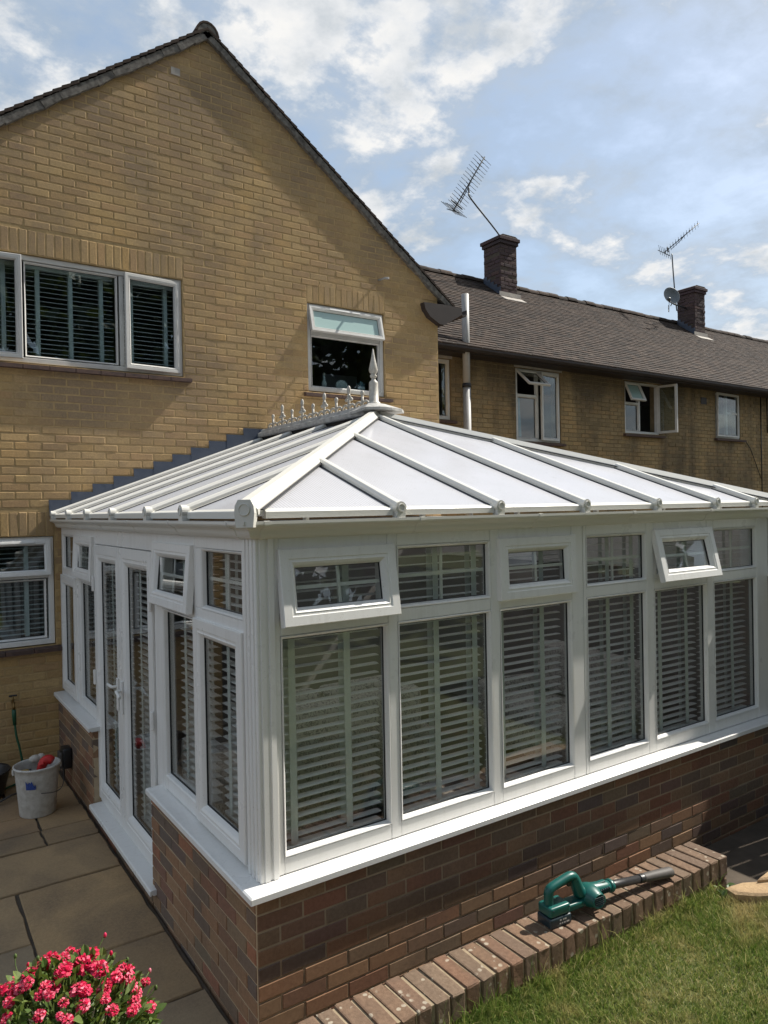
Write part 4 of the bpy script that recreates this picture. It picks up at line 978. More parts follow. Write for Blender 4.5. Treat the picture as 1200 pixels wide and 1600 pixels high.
def beam(p0, p1, w, h, name, mat, drop=.012, shape='bar'):
    p0, p1 = Vector(p0), Vector(p1); d = (p1-p0).normalized(); s = d.cross(Vector((0, 0, 1))).normalized(); n = s.cross(d).normalized()
    B = Matrix((d, s, n)).transposed().to_4x4(); B.translation = p0; L = (p1-p0).length
    if shape == 'bar': pr = [(-w/2-.008, -drop), (-w/2-.008, .003), (-w/2, .007), (-w/2, h*.6), (-w*.34, h*.92), (-w*.12, h), (w*.12, h), (w*.34, h*.92), (w/2, h*.6), (w/2, .007), (w/2+.008, .003), (w/2+.008, -drop)]
    else: pr = [(-w/2, -drop), (-w/2, .012), (-w*.42, .022), (-w*.20, h), (w*.20, h), (w*.42, .022), (w/2, .012), (w/2, -drop)]
    o = MB().prism(pr, 0, L, 'x').obj(name, mat, cons, B)
    MB().box(.03, L-.01, -w/2-.0145, w/2+.0145, .0005, .0055).obj('gasket', GASKET, o, B)
    return o, B, L
def endcap(par, B, r, h, name='end_cap', hip=False):
    """rounded cap at the foot of a bar, standing upright and facing outwards along -x of B"""
    d = B.to_3x3() @ Vector((-1, 0, 0)); d.z = 0; d.normalize(); s = Vector((0, 0, 1)).cross(d).normalized()
    BB = Matrix((s, -d, Vector((0, 0, 1)))).transposed().to_4x4(); BB.translation = B.translation
    if hip: pr = [(-r*.86, -h), (r*.86, -h), (r, -h*.1), (r*.92, h*.35), (r*.62, h*.72), (-r*.62, h*.72), (-r*.92, h*.35), (-r, -h*.1)]; cz = h*.10; rr = r*.62
    else:
        pr = [(-r*.78, -h), (r*.78, -h), (r*.80, -r*.75)]+[(r*math.cos(t), r*math.sin(t)) for t in np.linspace(-.7, math.pi+.7, 15)]+[(-r*.80, -r*.75)]; cz = 0; rr = r*.66
    o = MB().prism(pr, -.030, .012, 'y').obj(name, ALU, par, BB)
    ringp = []
    mb = MB()
    for q, y0 in ((rr, -.0305), (rr*.93, -.036), (rr*.80, -.036), (rr*.78, -.0325), (0.0001, -.0325)):
        ringp.append((q, y0))
    n = 20; vs = [(q*math.cos(2*math.pi*k/n), y0, cz+q*math.sin(2*math.pi*k/n)) for q, y0 in ringp for k in range(n)]
    fs = [(i*n+k, i*n+(k+1) % n, (i+1)*n+(k+1) % n, (i+1)*n+k) for i in range(len(ringp)-1) for k in range(n)]
    mb.add(vs, fs).obj('cap_boss', ALU, par, BB)
for x in FX:
    y1 = hip_y(x); o, B, L = beam((x, E0-.008, fz(E0-.008)), (x, y1-.03, fz(y1-.03)), .052, .040, 'rafter', ALU); endcap(o, Matrix.Translation((0, 0, .006)) @ B, .033, .056)
for y in LY:
    x1 = hip_x(y)-(.03 if y < AY else .06); o, B, L = beam((E0-.008, y, lz(E0-.008)), (x1, y, lz(x1)), .052, .040, 'rafter', ALU); endcap(o, Matrix.Translation((0, 0, .008)) @ B, .036, .060)
    x1 = 2*AX-x1; beam((RE+.008, y, lz(E0-.008)), (x1, y, lz(2*AX-x1)), .052, .040, 'rafter', ALU)
yw = 4.615; o, B, L = beam((E0-.008, yw, lz(E0-.008)), (AX-.06, yw, lz(AX-.06)), .040, .040, 'rafter', ALU); endcap(o, Matrix.Translation((0, 0, .008)) @ B, .030, .055)
o, B, L = beam((E0-.012, E0-.012, EZ-.004), (AX-.03, AY-.03, AZ-.008), .105, .058, 'hip_rafter', ALU, .014, 'hip'); endcap(o, Matrix.Translation((-.004, -.004, .004)) @ B, .047, .072, hip=True)
o, B, L = beam((RE+.015, E0-.015, EZ-.004), (AX+.03, AY-.03, AZ-.008), .105, .050, 'hip_rafter', ALU, .014, 'hip')
# eave closers (white strips closing the panel ends) and dark gap behind
xs2 = [E0+.05]+FX+[RE-.02]
for a, b in zip(xs2[:-1], xs2[1:]):
    MB().prism([(E0-.012, 2.316), (E0-.012, EZ-.004), (E0-.008, EZ+.001), (E0+.03, EZ+.012), (E0+.03, 2.316)], a+.03, b-.03, 'x').obj('eave_closer', ALU, cons)
ys2 = [E0+.05]+LY+[4.60]
for a, b in zip(ys2[:-1], ys2[1:]):
    MB().prism([(E0-.012, 2.316), (E0-.012, EZ-.004), (E0-.008, EZ+.001), (E0+.03, EZ+.012), (E0+.03, 2.316)], a+.03, b-.03, 'y').obj('eave_closer', ALU, cons)
MB().box(.12, 4.6, .12, .22, 2.247, 2.30).box(.12, .22, .221, 4.63, 2.247, 2.30).obj('eaves_beam', GREYW, cons)
for x in np.arange(.35, 4.5, .7): MB().cbox(x, x+.02, .075, .11, 2.290, 2.318, .003).obj('eave_prop', ALU, cons)
# ridge with cresting and finial
RZ = AZ+.012
rd = MB().prism([(AX-.095, RZ), (AX+.095, RZ), (AX+.105, RZ+.012), (AX+.103, RZ+.045), (AX+.075, RZ+.060), (AX+.055, RZ+.088), (AX+.04, RZ+.096), (AX-.04, RZ+.096), (AX-.055, RZ+.088), (AX-.075, RZ+.060), (AX-.103, RZ+.045), (AX-.105, RZ+.012)], AY+.03, 4.64, 'y')
ridge = rd.obj('ridge', GREYW, cons)
MB().box(AX-.06, AX+.06, AY+.03, 4.63, AZ-.08, RZ-.002).obj('ridge_gap_shade', GASKET, ridge)  # black filler whose colour stands in for the shadow gap under the ridge cap
mb = MB()                                    # cover plate flaring out over the three hips
pl = [(AX-.10, AY+.32), (AX-.14, AY+.05), (AX-.17, AY-.10), (AX-.06, AY-.17), (AX+.06, AY-.17), (AX+.20, AY-.13), (AX+.30, AY-.02), (AX+.16, AY+.10), (AX+.10, AY+.32)]
mb.add([(x, y, AZ+.040) for x, y in pl]+[(x, y, AZ+.062) for x, y in pl]+[(AX+(x-AX)*.45, AY+.06+(y-AY-.06)*.45, AZ+.112) for x, y in pl],
       [tuple(range(9)), tuple(range(26, 17, -1))]+[(i+k*9, (i+1) % 9+k*9, (i+1) % 9+9+k*9, i+9+k*9) for k in (0, 1) for i in range(9)])
mb.obj('ridge_cover_plate', GREYW, cons)
fb = Matrix.Translation((AX, AY+.02, AZ+.100))
fin = MB().lathe([(0, -.02), (.066, -.02), (.066, .012), (.056, .026), (.044, .032), (.041, .19), (.038, .208), (.020, .225), (.018, .242), (.031, .252), (.032, .266), (.020, .278), (.036, .295), (.041, .315), (.031, .365), (.016, .43), (.006, .495), (0, .505)], 14, M=fb)
fin.obj('finial', CREST, cons)
def fleur(y, tall):
    z = AZ+.15; m = MB(); s = 1.12 if tall else .66; q = AX
    m.tube([(q, y, z-.05), (q, y, z+.10*s)], .013, 8); m.ball((q, y, z+.015), (.014, .022, .012))
    m.ball((q, y, z+.130*s), (.017, .024, .040*s), n=8, m=6)
    if tall:
        for sg in (-1, 1):
            m.tube(catmull([(q, y, z+.045), (q, y+sg*.022, z+.075), (q, y+sg*.040, z+.068), (q, y+sg*.042, z+.048)], 3), [.008]*9+[.010], 6)
            m.ball((q, y+sg*.044, z+.056), .017, n=8, m=5)
        m.ball((q, y, z+.09), (.016, .032, .014), n=8, m=5)
    else: m.ball((q, y, z+.06), (.012, .019, .010), n=8, m=5)
    m.obj('cresting_spike', CREST, ridge)
cy = np.linspace(4.45, AY+.21, 9)
for i, y in enumerate(cy): fleur(float(y), i % 2 == 1)
lp = np.linspace(4.57, AY+.10, 19)
for a, b in zip(lp[:-1], lp[1:]):
    m = MB(); c = (a+b)/2; r = abs(a-b)/2
    m.tube([(AX, c+r*math.cos(t), AZ+.115+.045*math.sin(t)) for t in np.linspace(0, math.pi, 8)], .011, 6); m.ball((AX, c, AZ+.115), (.011, .016, .018), n=6, m=4)
    m.obj('cresting_scroll', CREST, ridge)
MB().tube([(AX, 4.58, AZ+.112), (AX, AY+.08, AZ+.112)], .009, 6).obj('cresting_rail', CREST, ridge)
# stepped lead flashing on the house wall
for i in range(12):
    x0 = .0+i*.203; x1 = x0+.213
    if x1 > 2.36: x1 = 2.34
    base = lz(min(max(x0, E0), AX)); zt = PZ+CO*math.ceil((base+.14-PZ)/CO)-.004
    k = random.uniform(-.006, .006)
    MB().prism([(x0, base-.03), (x1, lz(min(x1, AX))-.03), (x1+k, zt-.002), (x0-.008, zt)], GY-.0095-.002*(i % 2), GY-.0045-.002*(i % 2), 'y').obj('flashing_step', LEAD, cons)
# floor inside
MB().box(.30, .745, 4.60, 4.634, 0, 2.24).box(2.205, 4.55, 4.60, 4.634, 0, 2.24).box(.746, 2.204, 4.60, 4.634, 2.06, 2.24).obj('wall_lining', ROOM, cons)
MB().box(.18, 4.56, .25, 4.63, -.06, 0).obj('floor', FLOORT, cons)

# ---- venetian blinds: each a thing, slat by slat
SLAT_ME = {}
def blind(B, u0, u1, y, z0, z1, label, tapes, group, tilt=0, tname='venetian_blind'):
    t = thing(tname, label, 'blind', (B @ Vector(((u0+u1)/2, y, z1))).to_tuple(), group)
    key = round(u1-u0, 3)
    if key not in SLAT_ME:
        w = key/2; m = MB(); pr = [(-.025, -.0012), (-.012, .0012), (0, .002), (.012, .0012), (.025, -.0012), (.025, .0014), (.012, .0038), (0, .0046), (-.012, .0038), (-.025, .0014)]
        m.prism(pr, -w, w, 'x'); SLAT_ME[key] = m.mesh('slat', SLATM)[0]
    MB().cbox(u0, u1, y-.028, y+.028, z1-.045, z1, .004).obj('headrail', SLATM, t, B)
    n = int((z1-z0-.06)/.046)
    for i in range(n):
        z = z1-.07-i*.046
        link('slat', SLAT_ME[key], B @ Matrix.Translation(((u0+u1)/2, y, z)) @ Matrix.Rotation(R(tilt+random.gauss(0, .9)), 4, 'X') @ Matrix.Rotation(R(random.gauss(0, .12)), 4, 'Y'), t)
    MB().cbox(u0, u1, y-.025, y+.025, z1-.07-n*.046-.012, z1-.07-n*.046+.010, .004).obj('bottom_rail', SLATM, t, B)
    for f in tapes:
        c = u0+(u1-u0)*f
        for dy in (-.029, .027): MB().box(c-.019, c+.019, y+dy, y+dy+.0015, z0+.02, z1-.046).obj('ladder_tape', TAPE, t, B)
    return t
FG = 'slatted blinds inside the long front windows'
fl = ['slatted blind in the front window next to the fluted corner post', 'slatted blind in the second front window from the corner post',
      'slatted blind in the third front window, under the nearly shut top light', 'slatted blind in the fourth front window, just right of the frame joint',
      'slatted blind in the fifth front window, under the wide open far top light', 'slatted blind in the last front window beside the brick side wall']
for (a, b), lb, tp in zip([(.215,.835),(.892,1.551),(1.616,2.231),(2.366,2.986),(3.062,3.698),(3.78,4.384)], fl, [(.17,.68),(.50,.93),(.16,.72),(.52,.93),(.30,.80),(.22,.66)]):
    blind(I4, a, b, .225, .70, 2.20, lb, tp, FG)
LG = 'slatted blinds inside the left side windows'
for (a, b), lb in zip([(.27,.80),(.94,1.48),(3.31,3.85),(4.02,4.56)], ['slatted blind in the left side window next to the corner post', 'slatted blind in the left side window just before the french doors',
        'slatted blind in the side window just past the french doors', 'slatted blind in the narrow side window against the house wall']):
    blind(LEFT, -b, -a, .225, .70, 2.20, lb, (.2, .75), LG)
for (a, b), lb in zip([(2.60, 3.10), (1.82, 2.34)], ['slatted blind behind the glass of the left-hand french door', 'slatted blind behind the glass of the right-hand french door']):
    blind(LEFT, -b, -a, .20, .16, 2.02, lb, (.2, .8), LG)
HG = 'slatted blinds inside the house windows'
blind(GB, -.155, .66, .14, 3.87, 4.79, 'slatted blind behind the wide fixed middle pane of the large upstairs window', (.13, .50, .86), HG, 14)
blind(GB, .77, 1.30, .14, 3.87, 4.79, 'slatted blind behind the right casement of the large upstairs window', (.14, .82), HG, 14)
blind(GB, -.80, -.25, .14, 3.87, 4.79, 'slatted blind behind the left casement of the large upstairs window', (.14, .82), HG, 14)
blind(GB, -.55, -.02, .14, 1.16, 2.10, 'slatted blind behind the ground floor window left of the conservatory', (.10, .66), HG, 4)
# things on the upstairs sill
t = thing('bottle', 'pale slim bottle on the sill of the small upstairs window', 'bottle', (3.18, GY+.16, 3.82))
MB().lathe([(0, 0), (.028, 0), (.03, .08), (.012, .12), (.012, .17), (0, .172)], 12, M=Matrix.Translation((3.18, GY+.17, 3.83))).obj('glass_body', TAPE, t)
MB().lathe([(0, 0), (.014, 0), (.014, .03), (0, .03)], 10, M=Matrix.Translation((3.18, GY+.17, 4.003))).obj('stopper', CREST, t)
t = thing('vanity_mirror', 'small round mirror on the sill of the small upstairs window', 'mirror', (3.45, GY+.18, 3.82))
MB().ball((3.45, GY+.2, 3.90), (.09, .012, .075), n=18).obj('mirror_disc', TAPE, t); MB().cbox(3.40, 3.50, GY+.18, GY+.24, 3.825, 3.838).obj('base', CREST, t)
t = thing('pot_plant', 'small bluish pot plant on the sill of the small upstairs window', 'plant', (3.72, GY+.17, 3.82))
MB().lathe([(0, 0), (.04, 0), (.052, .07), (.046, .07), (0, .06)], 12, M=Matrix.Translation((3.72, GY+.17, 3.83))).obj('pot', TAPE, t)
m = MB()
for i in range(34):
    a = random.uniform(0, 6.28); e = random.uniform(.1, 1.3); L = random.uniform(.05, .10); p = Vector((3.72, GY+.17, 3.90)); d = Vector((math.cos(a)*math.cos(e), .7*math.sin(a)*math.cos(e), math.sin(e))); s = d.cross(Vector((0, 0, 1))).normalized()*.012
    m.add([p, p+d*L*.5+s, p+d*L, p+d*L*.5-s], [(0, 1, 2, 3)], random.random())
o = m.obj('leaves', TOWEL, t); o['kind'] = 'stuff'
MB().cbox(2.80, 4.04, GY+.112, GY+.25, 3.79, 3.822, .004).obj('inner_sill', ROOM, house)
# furniture glimpsed through the blinds
def sofa(x, y, rz, w, label):
    t = thing('sofa', label, 'sofa', (x, y, 0), None, rz); B = WM[t.name]
    rounded('seat_base', [(-w/2+.16, w/2-.16, -.42, .30, .12, .40)], FABRIC, .04, 3, t, B)
    rounded('backrest', [(-w/2+.1, w/2-.1, .30, .52, .12, .98)], FABRIC, .07, 3, t, B)
    for s in (-1, 1): rounded('armrest', [(s*(w/2-.08)-.085, s*(w/2-.08)+.085, -.43, .50, .12, .66)], FABRIC, .06, 3, t, B)
    n = 2 if w > 1.3 else 1; cw = (w-.34)/n
    for i in range(n):
        a = -w/2+.17+i*cw
        rounded('cushion', [(a+.005, a+cw-.005, -.44, .28, .405, .55)], FABRIC, .05, 3, t, B)
        rounded('cushion', [(a+.02, a+cw-.02, .12, .295, .56, 1.02)], FABRIC, .06, 3, t, B)
    for sx in (-1, 1):
        for sy in (-.36, .44): MB().box(sx*(w/2-.12)-.025, sx*(w/2-.12)+.025, sy-.025, sy+.025, 0.001, .118).obj('leg', FENCE, t, B)
sofa(1.35, 2.0, R(180), 1.7, 'pale floral sofa standing behind the blinds of the first front windows')
sofa(3.75, 1.6, R(-100), 1.5, 'pale floral sofa along the brick side wall inside the conservatory')

# ================================================================== GARDEN WALL
gw = thing('garden_wall', 'low brick retaining wall with worn brick coping between lawn and conservatory', 'garden wall', (1.2, -.62, PZ))
WZ, WB0, WF0, WX1 = .40, -.512, -.742, 2.49
MB().box(-.62, WX1-.006, WF0+.009, WB0-.009, PZ-.1, WZ-.0055).obj('wall_core', MORT_LT, gw)
me_cache = {}
def worn_brick(w, l, h, seed):
    rn = random.Random(seed); bm = bmesh.new(); bmesh.ops.create_cube(bm, size=1)
    for v in bm.verts: v.co = Vector((v.co.x*w, v.co.y*l, v.co.z*h))
    bmesh.ops.bevel(bm, geom=bm.edges[:], offset=.007, segments=2, affect='EDGES', profile=.6)
    for v in bm.verts: v.co += Vector((rn.gauss(0, .0012), rn.gauss(0, .0018), rn.gauss(0, .0012)))
    me = bpy.data.meshes.new('brick'); bm.to_mesh(me); bm.free(); me.materials.append(REDB2); return me
worn = [worn_brick(.069, .230, .107, i) for i in range(6)]
pitch = .0822; nb = int((WX1+.62)/pitch)
for i in range(nb):
    x = WX1-.036-i*pitch
    M = Matrix.Translation((x+random.gauss(0, .0012), (WB0+WF0)/2+random.uniform(-.004, .003), WZ-.0535+random.uniform(.0, .004))) @ Matrix.Rotation(random.gauss(0, .012), 4, 'Z') @ Matrix.Rotation(random.gauss(0, .010), 4, 'X')
    link('brick', worn[i % 6], M, gw)
for k in range(4):                                        # courses below the coping, seen at the end of the wall
    z = WZ-.115-CO*(k+.5)
    for j in range(2 if k % 2 else 1):
        wd = .23/(2 if k % 2 else 1)
        b = MB().cbox(WX1-.10, WX1, WB0-.115-.115+.004 if not k % 2 else WB0-wd*(j+1)+.004, WB0-.004 if not k % 2 else WB0-wd*j-.004, z-CO/2+.005, z+CO/2-.005, .004, random.random()); b.obj('brick', REDB2, gw)
# flat sandstone at the lawn edge
ss = thing('stepping_stone', 'rough yellow sandstone flag at the lawn edge past the garden wall', 'stone', (2.9, -.85, .24))
def flag(x0, y0, pts, z, h):
    top = [(x0+x, y0+y, z+random.uniform(-.004, .004)) for x, y in pts]; bot = [(x0+x*1.01, y0+y*1.01, z-h) for x, y in pts]; n = len(pts)
    cx = sum(p[0] for p in top)/n; cy_ = sum(p[1] for p in top)/n
    inn = [(cx+(x-cx)*.94, cy_+(y-cy_)*.94, z+.008) for x, y, _ in top]
    return MB().add(inn+top+bot, [tuple(range(n))]+[(i, (i+1) % n, n+(i+1) % n, n+i) for i in range(n)]+[(n+i, n+(i+1) % n, 2*n+(i+1) % n, 2*n+i) for i in range(n)])
flag(2.36, -.79, [(-.02, -.03), (.08, -.05), (.16, -.095), (.50, -.10), (1.0, -.095), (1.05, -.36), (.60, -.33), (.30, -.27), (.14, -.22), (.05, -.17), (-.03, -.09)], .300, .40).obj('top_stone', STONE, ss)
flag(2.52, -.79, [(-.005, -.105), (.10, -.095), (.45, -.098), (.9, -.096), (.88, -.20), (.40, -.185), (.10, -.155)], .322, .04).obj('upper_flag', STONE, ss)
MB().box(2.505, 6.0, -.895, -.84, PZ-.05, .245).obj('lawn_edge', SOIL, lawn)
# timber fence on the far right boundary
fn = thing('garden_fence', 'brown timber fence along the right boundary of the garden', 'fence', (4.95, -1.5, PZ))
for i in range(21): MB().cbox(4.93, 4.95, -3.4+i*.157, -3.4+i*.157+.15, PZ-.05, 1.62+random.uniform(-.01, .01), .003).obj('board', FENCE, fn)
for z in (.3, 1.3): MB().cbox(4.952, 4.99, -3.4, -.12, z, z+.08, .004).obj('rail', FENCE, fn)
for y in (-3.4, -1.8, -.22): MB().cbox(4.992, 5.08, y, y+.09, PZ-.1, 1.70, .005).obj('post', FENCE, fn)

# ================================================================== LEAF BLOWER
LBX = Matrix.Translation((1.255, -.625, WZ+.003)) @ Matrix.Rotation(R(-5.5), 4, 'Z') @ Matrix.Diagonal((.87, .87, .75, 1))
lb = tag(link('leaf_blower', None, LBX), 'dark teal cordless leaf blower with black nozzle lying on the brick coping', 'leaf blower')
rounded('battery', [(-.085, .065, -.055, .055, .0, .062)], DARKN, .012, 3, lb, LBX)
rounded('battery_housing', [(-.080, .060, -.052, .052, .0635, .125)], TEAL, .014, 3, lb, LBX)
hp = catmull([(-.046, 0, .10), (-.047, 0, .15), (-.046, 0, .192), (-.036, 0, .212), (-.012, 0, .224), (.04, 0, .238), (.090, 0, .250), (.116, 0, .249), (.134, 0, .236), (.146, 0, .205), (.158, 0, .165), (.178, 0, .12)], 4)
h = MB(); hr = [.0265+.012*max(0, (i-32)/12) for i in range(len(hp))]
h.tube(hp, hr, 12).obj('handle', TEAL, lb, LBX)
gr = MB(); gr.tube([p+Vector((0, 0, -.012)) for p in hp[17:29]], .020, 10).obj('grip_insert', BLACKP, lb, LBX)
MB().cbox(.085, .108, -.010, .010, .190, .225, .004).obj('trigger', BLACKP, lb, LBX)
rounded('body_bridge', [(.03, .20, -.040, .040, .052, .098)], TEAL, .014, 3, lb, LBX)
fan = Matrix.Translation((.235, 0, .095)) @ Matrix.Rotation(R(90), 4, 'X')
MB().lathe([(0, -.058), (.036, -.056), (.056, -.042), (.066, -.02), (.068, .015), (.062, .042), (.054, .058), (.047, .075), (.043, .082), (0, .082)], 22, M=fan).obj('fan_housing', TEAL, lb, LBX)
for (sx_, sz_) in [(.05, .108), (-.06, .108), (.17, .075), (.30, .095)]: MB().ball((sx_, -.0535 if sx_ < .1 else (-.041 if sx_ < .2 else -.050), sz_), (.005, .003, .005), n=8, m=4).obj('screw', DARKN, lb, LBX)
for i in range(6): MB().cbox(.262+i*.016, .270+i*.016, -.058, -.046, .105, .135, .001).obj('vent_slot', DARKN, lb, LBX)
fb2 = Matrix.Translation((.235, -.083, .095)) @ Matrix.Rotation(R(90), 4, 'X')
MB().lathe([(.046, -.002), (.046, .006), (.038, .006), (.037, .001), (0, .001)], 20, M=fb2).obj('intake_rim', TEAL, lb, LBX)
for i in range(5): MB().cbox(.235-.034, .235+.034, -.090, -.084, .069+i*.012, .074+i*.012, .001).obj('intake_slat', DARKN, lb, LBX)
for row, (zz_, xs_) in enumerate([(.042, [(-.02, .012), (.002, .006), (.012, .014)]), (.022, [(-.022, .010), (-.006, .008), (.008, .012), (.026, .020)])]):
    pm = MB()
    for x0, w_ in xs_: pm.box(x0, x0+w_, -.0556, -.0551, zz_-.004, zz_+.004)
    pm.obj('worn_print', UPVC_D, lb, LBX)
def ax(s, up=0): return Vector((s, 0, .118-(s-.24)*.118+up))
MB().tube([ax(.22), ax(.26), ax(.36), ax(.385)], [.040, .043, .037, .034], 16).obj('outlet', TEAL, lb, LBX)
MB().tube([ax(.385), ax(.392), ax(.405), ax(.412)], [.036, .041, .041, .036], 16).obj('locking_collar', TEAL, lb, LBX)
MB().cbox(.27, .36, -.012, .012, .140, .152, .004).obj('latch', TEAL, lb, LBX)
MB().tube([ax(.405), ax(.43), ax(.63)], [.029, .027, .025], 16).obj('tube', BLACKP, lb, LBX)
MB().tube([ax(.63), ax(.64), ax(.65), ax(.66), ax(.67)], [.028, .030, .027, .030, .028], 16).obj('tube_joint', BLACKP, lb, LBX)
nz = MB(); nz.tube([ax(.67), ax(.70), ax(.86), ax(.895), ax(.90)], [.027, .030, .033, .033, .031], 18, caps=False); nz.tube([ax(.90), ax(.88), ax(.70)], [.029, .028, .022], 18); nz.obj('nozzle', GREYP, lb, LBX)
# ================================================================== BUCKET CORNER
BK = Matrix.Translation((-.315, 3.60, PZ+.002))
bk = tag(link('bucket', None, BK), 'chalky white plastic bucket of cleaning things standing by the house wall', 'bucket')
MB().lathe([(0, .004), (.128, .004), (.133, .0), (.137, .006), (.165, .33), (.170, .345), (.174, .385), (.180, .388), (.182, .40), (.172, .405), (.166, .395), (.160, .34), (.130, .015), (0, .012)], 36, M=BK).obj('tub', BUCK, bk)
MB().tube(catmull([(.178, .0, .37), (.195, -.05, .30), (.17, -.12, .215), (.10, -.175, .20), (0, -.19, .215)], 5), .0035, 6).obj('wire_handle', GREYP, bk, BK)
for a in (0, math.pi): MB().cbox(-.018, .018, .172, .186, .345, .385, .003).obj('handle_lug', BUCK, bk, BK @ Matrix.Rotation(a-1.57, 4, 'Z'))
lab = MB()
n = 8
for i in range(n):
    a0, a1 = R(232)+R(26)*i/n, R(232)+R(26)*(i+1)/n
    lab.add([(.1665*math.cos(a0), .1665*math.sin(a0), .245), (.1665*math.cos(a1), .1665*math.sin(a1), .245), (.1745*math.cos(a1), .1745*math.sin(a1), .318-.03*((i+1)*7 % 5)/5-.02*(i > 4)), (.1745*math.cos(a0), .1745*math.sin(a0), .318-.03*(i*7 % 5)/5-.02*(i > 5))], [(0, 1, 2, 3)])
lab.obj('torn_print', BLUEP, bk, BK)
t = thing('rubber_glove', 'red rubber glove stuffed over the far rim of the bucket', 'glove', (-.25, 3.56, .25))
g = MB(); gc = catmull([(-.30, 3.58, .22), (-.27, 3.57, .30), (-.235, 3.56, .325), (-.205, 3.54, .31)], 4); g.tube(gc, [.028+.012*math.sin(i/len(gc)*3.1) for i in range(len(gc))], 10)
g.tube(catmull([(-.285, 3.57, .27), (-.29, 3.54, .30), (-.272, 3.52, .31)], 4), [.012]*9, 8); g.obj('glove_body', REDP, t)
t = thing('scrubbing_sponge', 'ochre sponge inside the bucket near its left rim', 'sponge', (-.43, 3.56, .2)); rounded('sponge_block', [(-.46, -.38, 3.52, 3.58, .215, .275)], YELP, .012, 2, t)
rounded('scourer', [(-.378, -.362, 3.522, 3.578, .217, .272)], GASKET, .005, 2, t)
t = thing('cloth_roll', 'crumpled whitish cloth at the back rim of the bucket', 'cloth', (-.30, 3.72, .25))
m = MB(); m.ball((-.31, 3.72, .30), (.05, .035, .035)); m.ball((-.265, 3.725, .305), (.035, .03, .032)); m.obj('folded_cloth', CREST, t)
sx = thing('outdoor_socket', 'black weatherproof socket box low on the conservatory side wall', 'socket', (.02, 4.1, .1))
rounded('socket_box', [(-.035, .038, 4.02, 4.17, .06, .24)], BLACKP, .012, 2, sx); rounded('socket_lid', [(-.062, -.036, 4.03, 4.16, .07, .205)], GREYP, .008, 2, sx); MB().tube([(-.02, 4.10, .06), (-.02, 4.10, -.05)], .010, 8).obj('conduit', BLACKP, sx)
tp = thing('garden_tap', 'old brass garden tap on the house wall above the hose', 'tap', (-.36, 4.6, .58))
MB().tube([(-.36, 4.648, .60), (-.36, 4.56, .60), (-.36, 4.54, .58), (-.36, 4.54, .54)], .013, 8).obj('spout', BRASS, tp); MB().tube([(-.36, 4.585, .60), (-.36, 4.585, .66)], .009, 8).obj('spindle', BRASS, tp); MB().cbox(-.395, -.325, 4.578, 4.592, .655, .672, .004).obj('tap_head', BLACKP, tp)
hs = thing('garden_hose', 'dark green garden hose hanging from the tap to the ground', 'hose', (-.36, 4.5, PZ))
MB().tube([(-.36, 4.54, .545), (-.36, 4.54, .50), (-.355, 4.54, .40)], [.018, .020, .016], 10).obj('connector', HOSEM, hs)
MB().tube(catmull([(-.355, 4.54, .42), (-.345, 4.53, .30), (-.315, 4.52, .15), (-.30, 4.50, 0), (-.33, 4.42, -.085), (-.48, 4.30, -.092), (-.72, 4.25, -.09), (-.95, 4.35, -.09)], 6), .010, 8).obj('hose_length', HOSEM, hs)
MB().tube(catmull([(-.36, 4.1, -.085), (-.46, 4.0, -.06), (-.60, 3.95, -.085), (-.85, 4.0, -.09)], 6), .009, 8).obj('loose_end', GREYP, hs)
tr = thing('rubber_trug', 'black rubber trug half hidden behind the bucket', 'trug', (-.62, 4.15, PZ))
MB().lathe([(0, .01), (.15, .0), (.17, .02), (.22, .22), (.228, .225), (.22, .235), (.205, .22), (.15, .03), (0, .025)], 28, M=Matrix.Translation((-.66, 4.22, PZ+.002))).obj('tub', BLACKP, tr)

# ================================================================== ROSES
BL_ = [(-0.925,-0.715,1.066,0.0261),(-0.863,-0.797,1.073,0.0296),(-0.987,-0.723,1.057,0.0157),(-1.005,-0.733,1.054,0.0214),(-1.041,-0.683,1.014,0.0177),(-1.001,-0.798,1.062,0.0171),(-0.897,-0.804,1.077,0.0195),(-0.919,-0.829,1.075,0.0211),(-0.947,-0.838,1.071,0.019),(-0.964,-0.839,1.068,0.0226),(-0.892,-0.876,1.061,0.0227),(-0.822,-0.838,1.055,0.0255),(-0.842,-0.82,1.065,0.0197),(-0.746,-0.8,1.011,0.0305),(-0.72,-0.789,0.983,0.0206),(-0.776,-0.843,1.028,0.0198),(-0.81,-0.874,1.038,0.0194),(-0.73,-0.843,0.987,0.0181),(-0.685,-0.78,0.934,0.0146),(-0.867,-0.901,1.046,0.0189),(-0.83,-0.895,1.037,0.0191),(-0.827,-0.912,1.026,0.0171),(-0.998,-0.855,1.053,0.0148),(-1.043,-0.814,1.04,0.0168),(-0.964,-0.879,1.055,0.0148),(-0.936,-0.901,1.05,0.0148),(-0.881,-0.929,1.031,0.0223),(-0.819,-0.951,0.991,0.0188),(-0.74,-0.904,0.964,0.0215),(-0.695,-0.869,0.919,0.0181),(-0.762,-0.931,0.965,0.0173),(-0.998,-0.895,1.037,0.0164),(-0.953,-0.929,1.03,0.0128),(-0.925,-0.94,1.025,0.0164),(-1.069,-0.836,1.016,0.0147),(-1.02,-0.772,1.053,0.0191),(-1.051,-0.743,1.03,0.0172)]
RC = Vector((-.914, -.789, .808))
rose = thing('rose_bush', 'bushy plant covered in crimson pink double flowers at the corner of the patio', 'rose bush', (RC.x, RC.y, PZ))
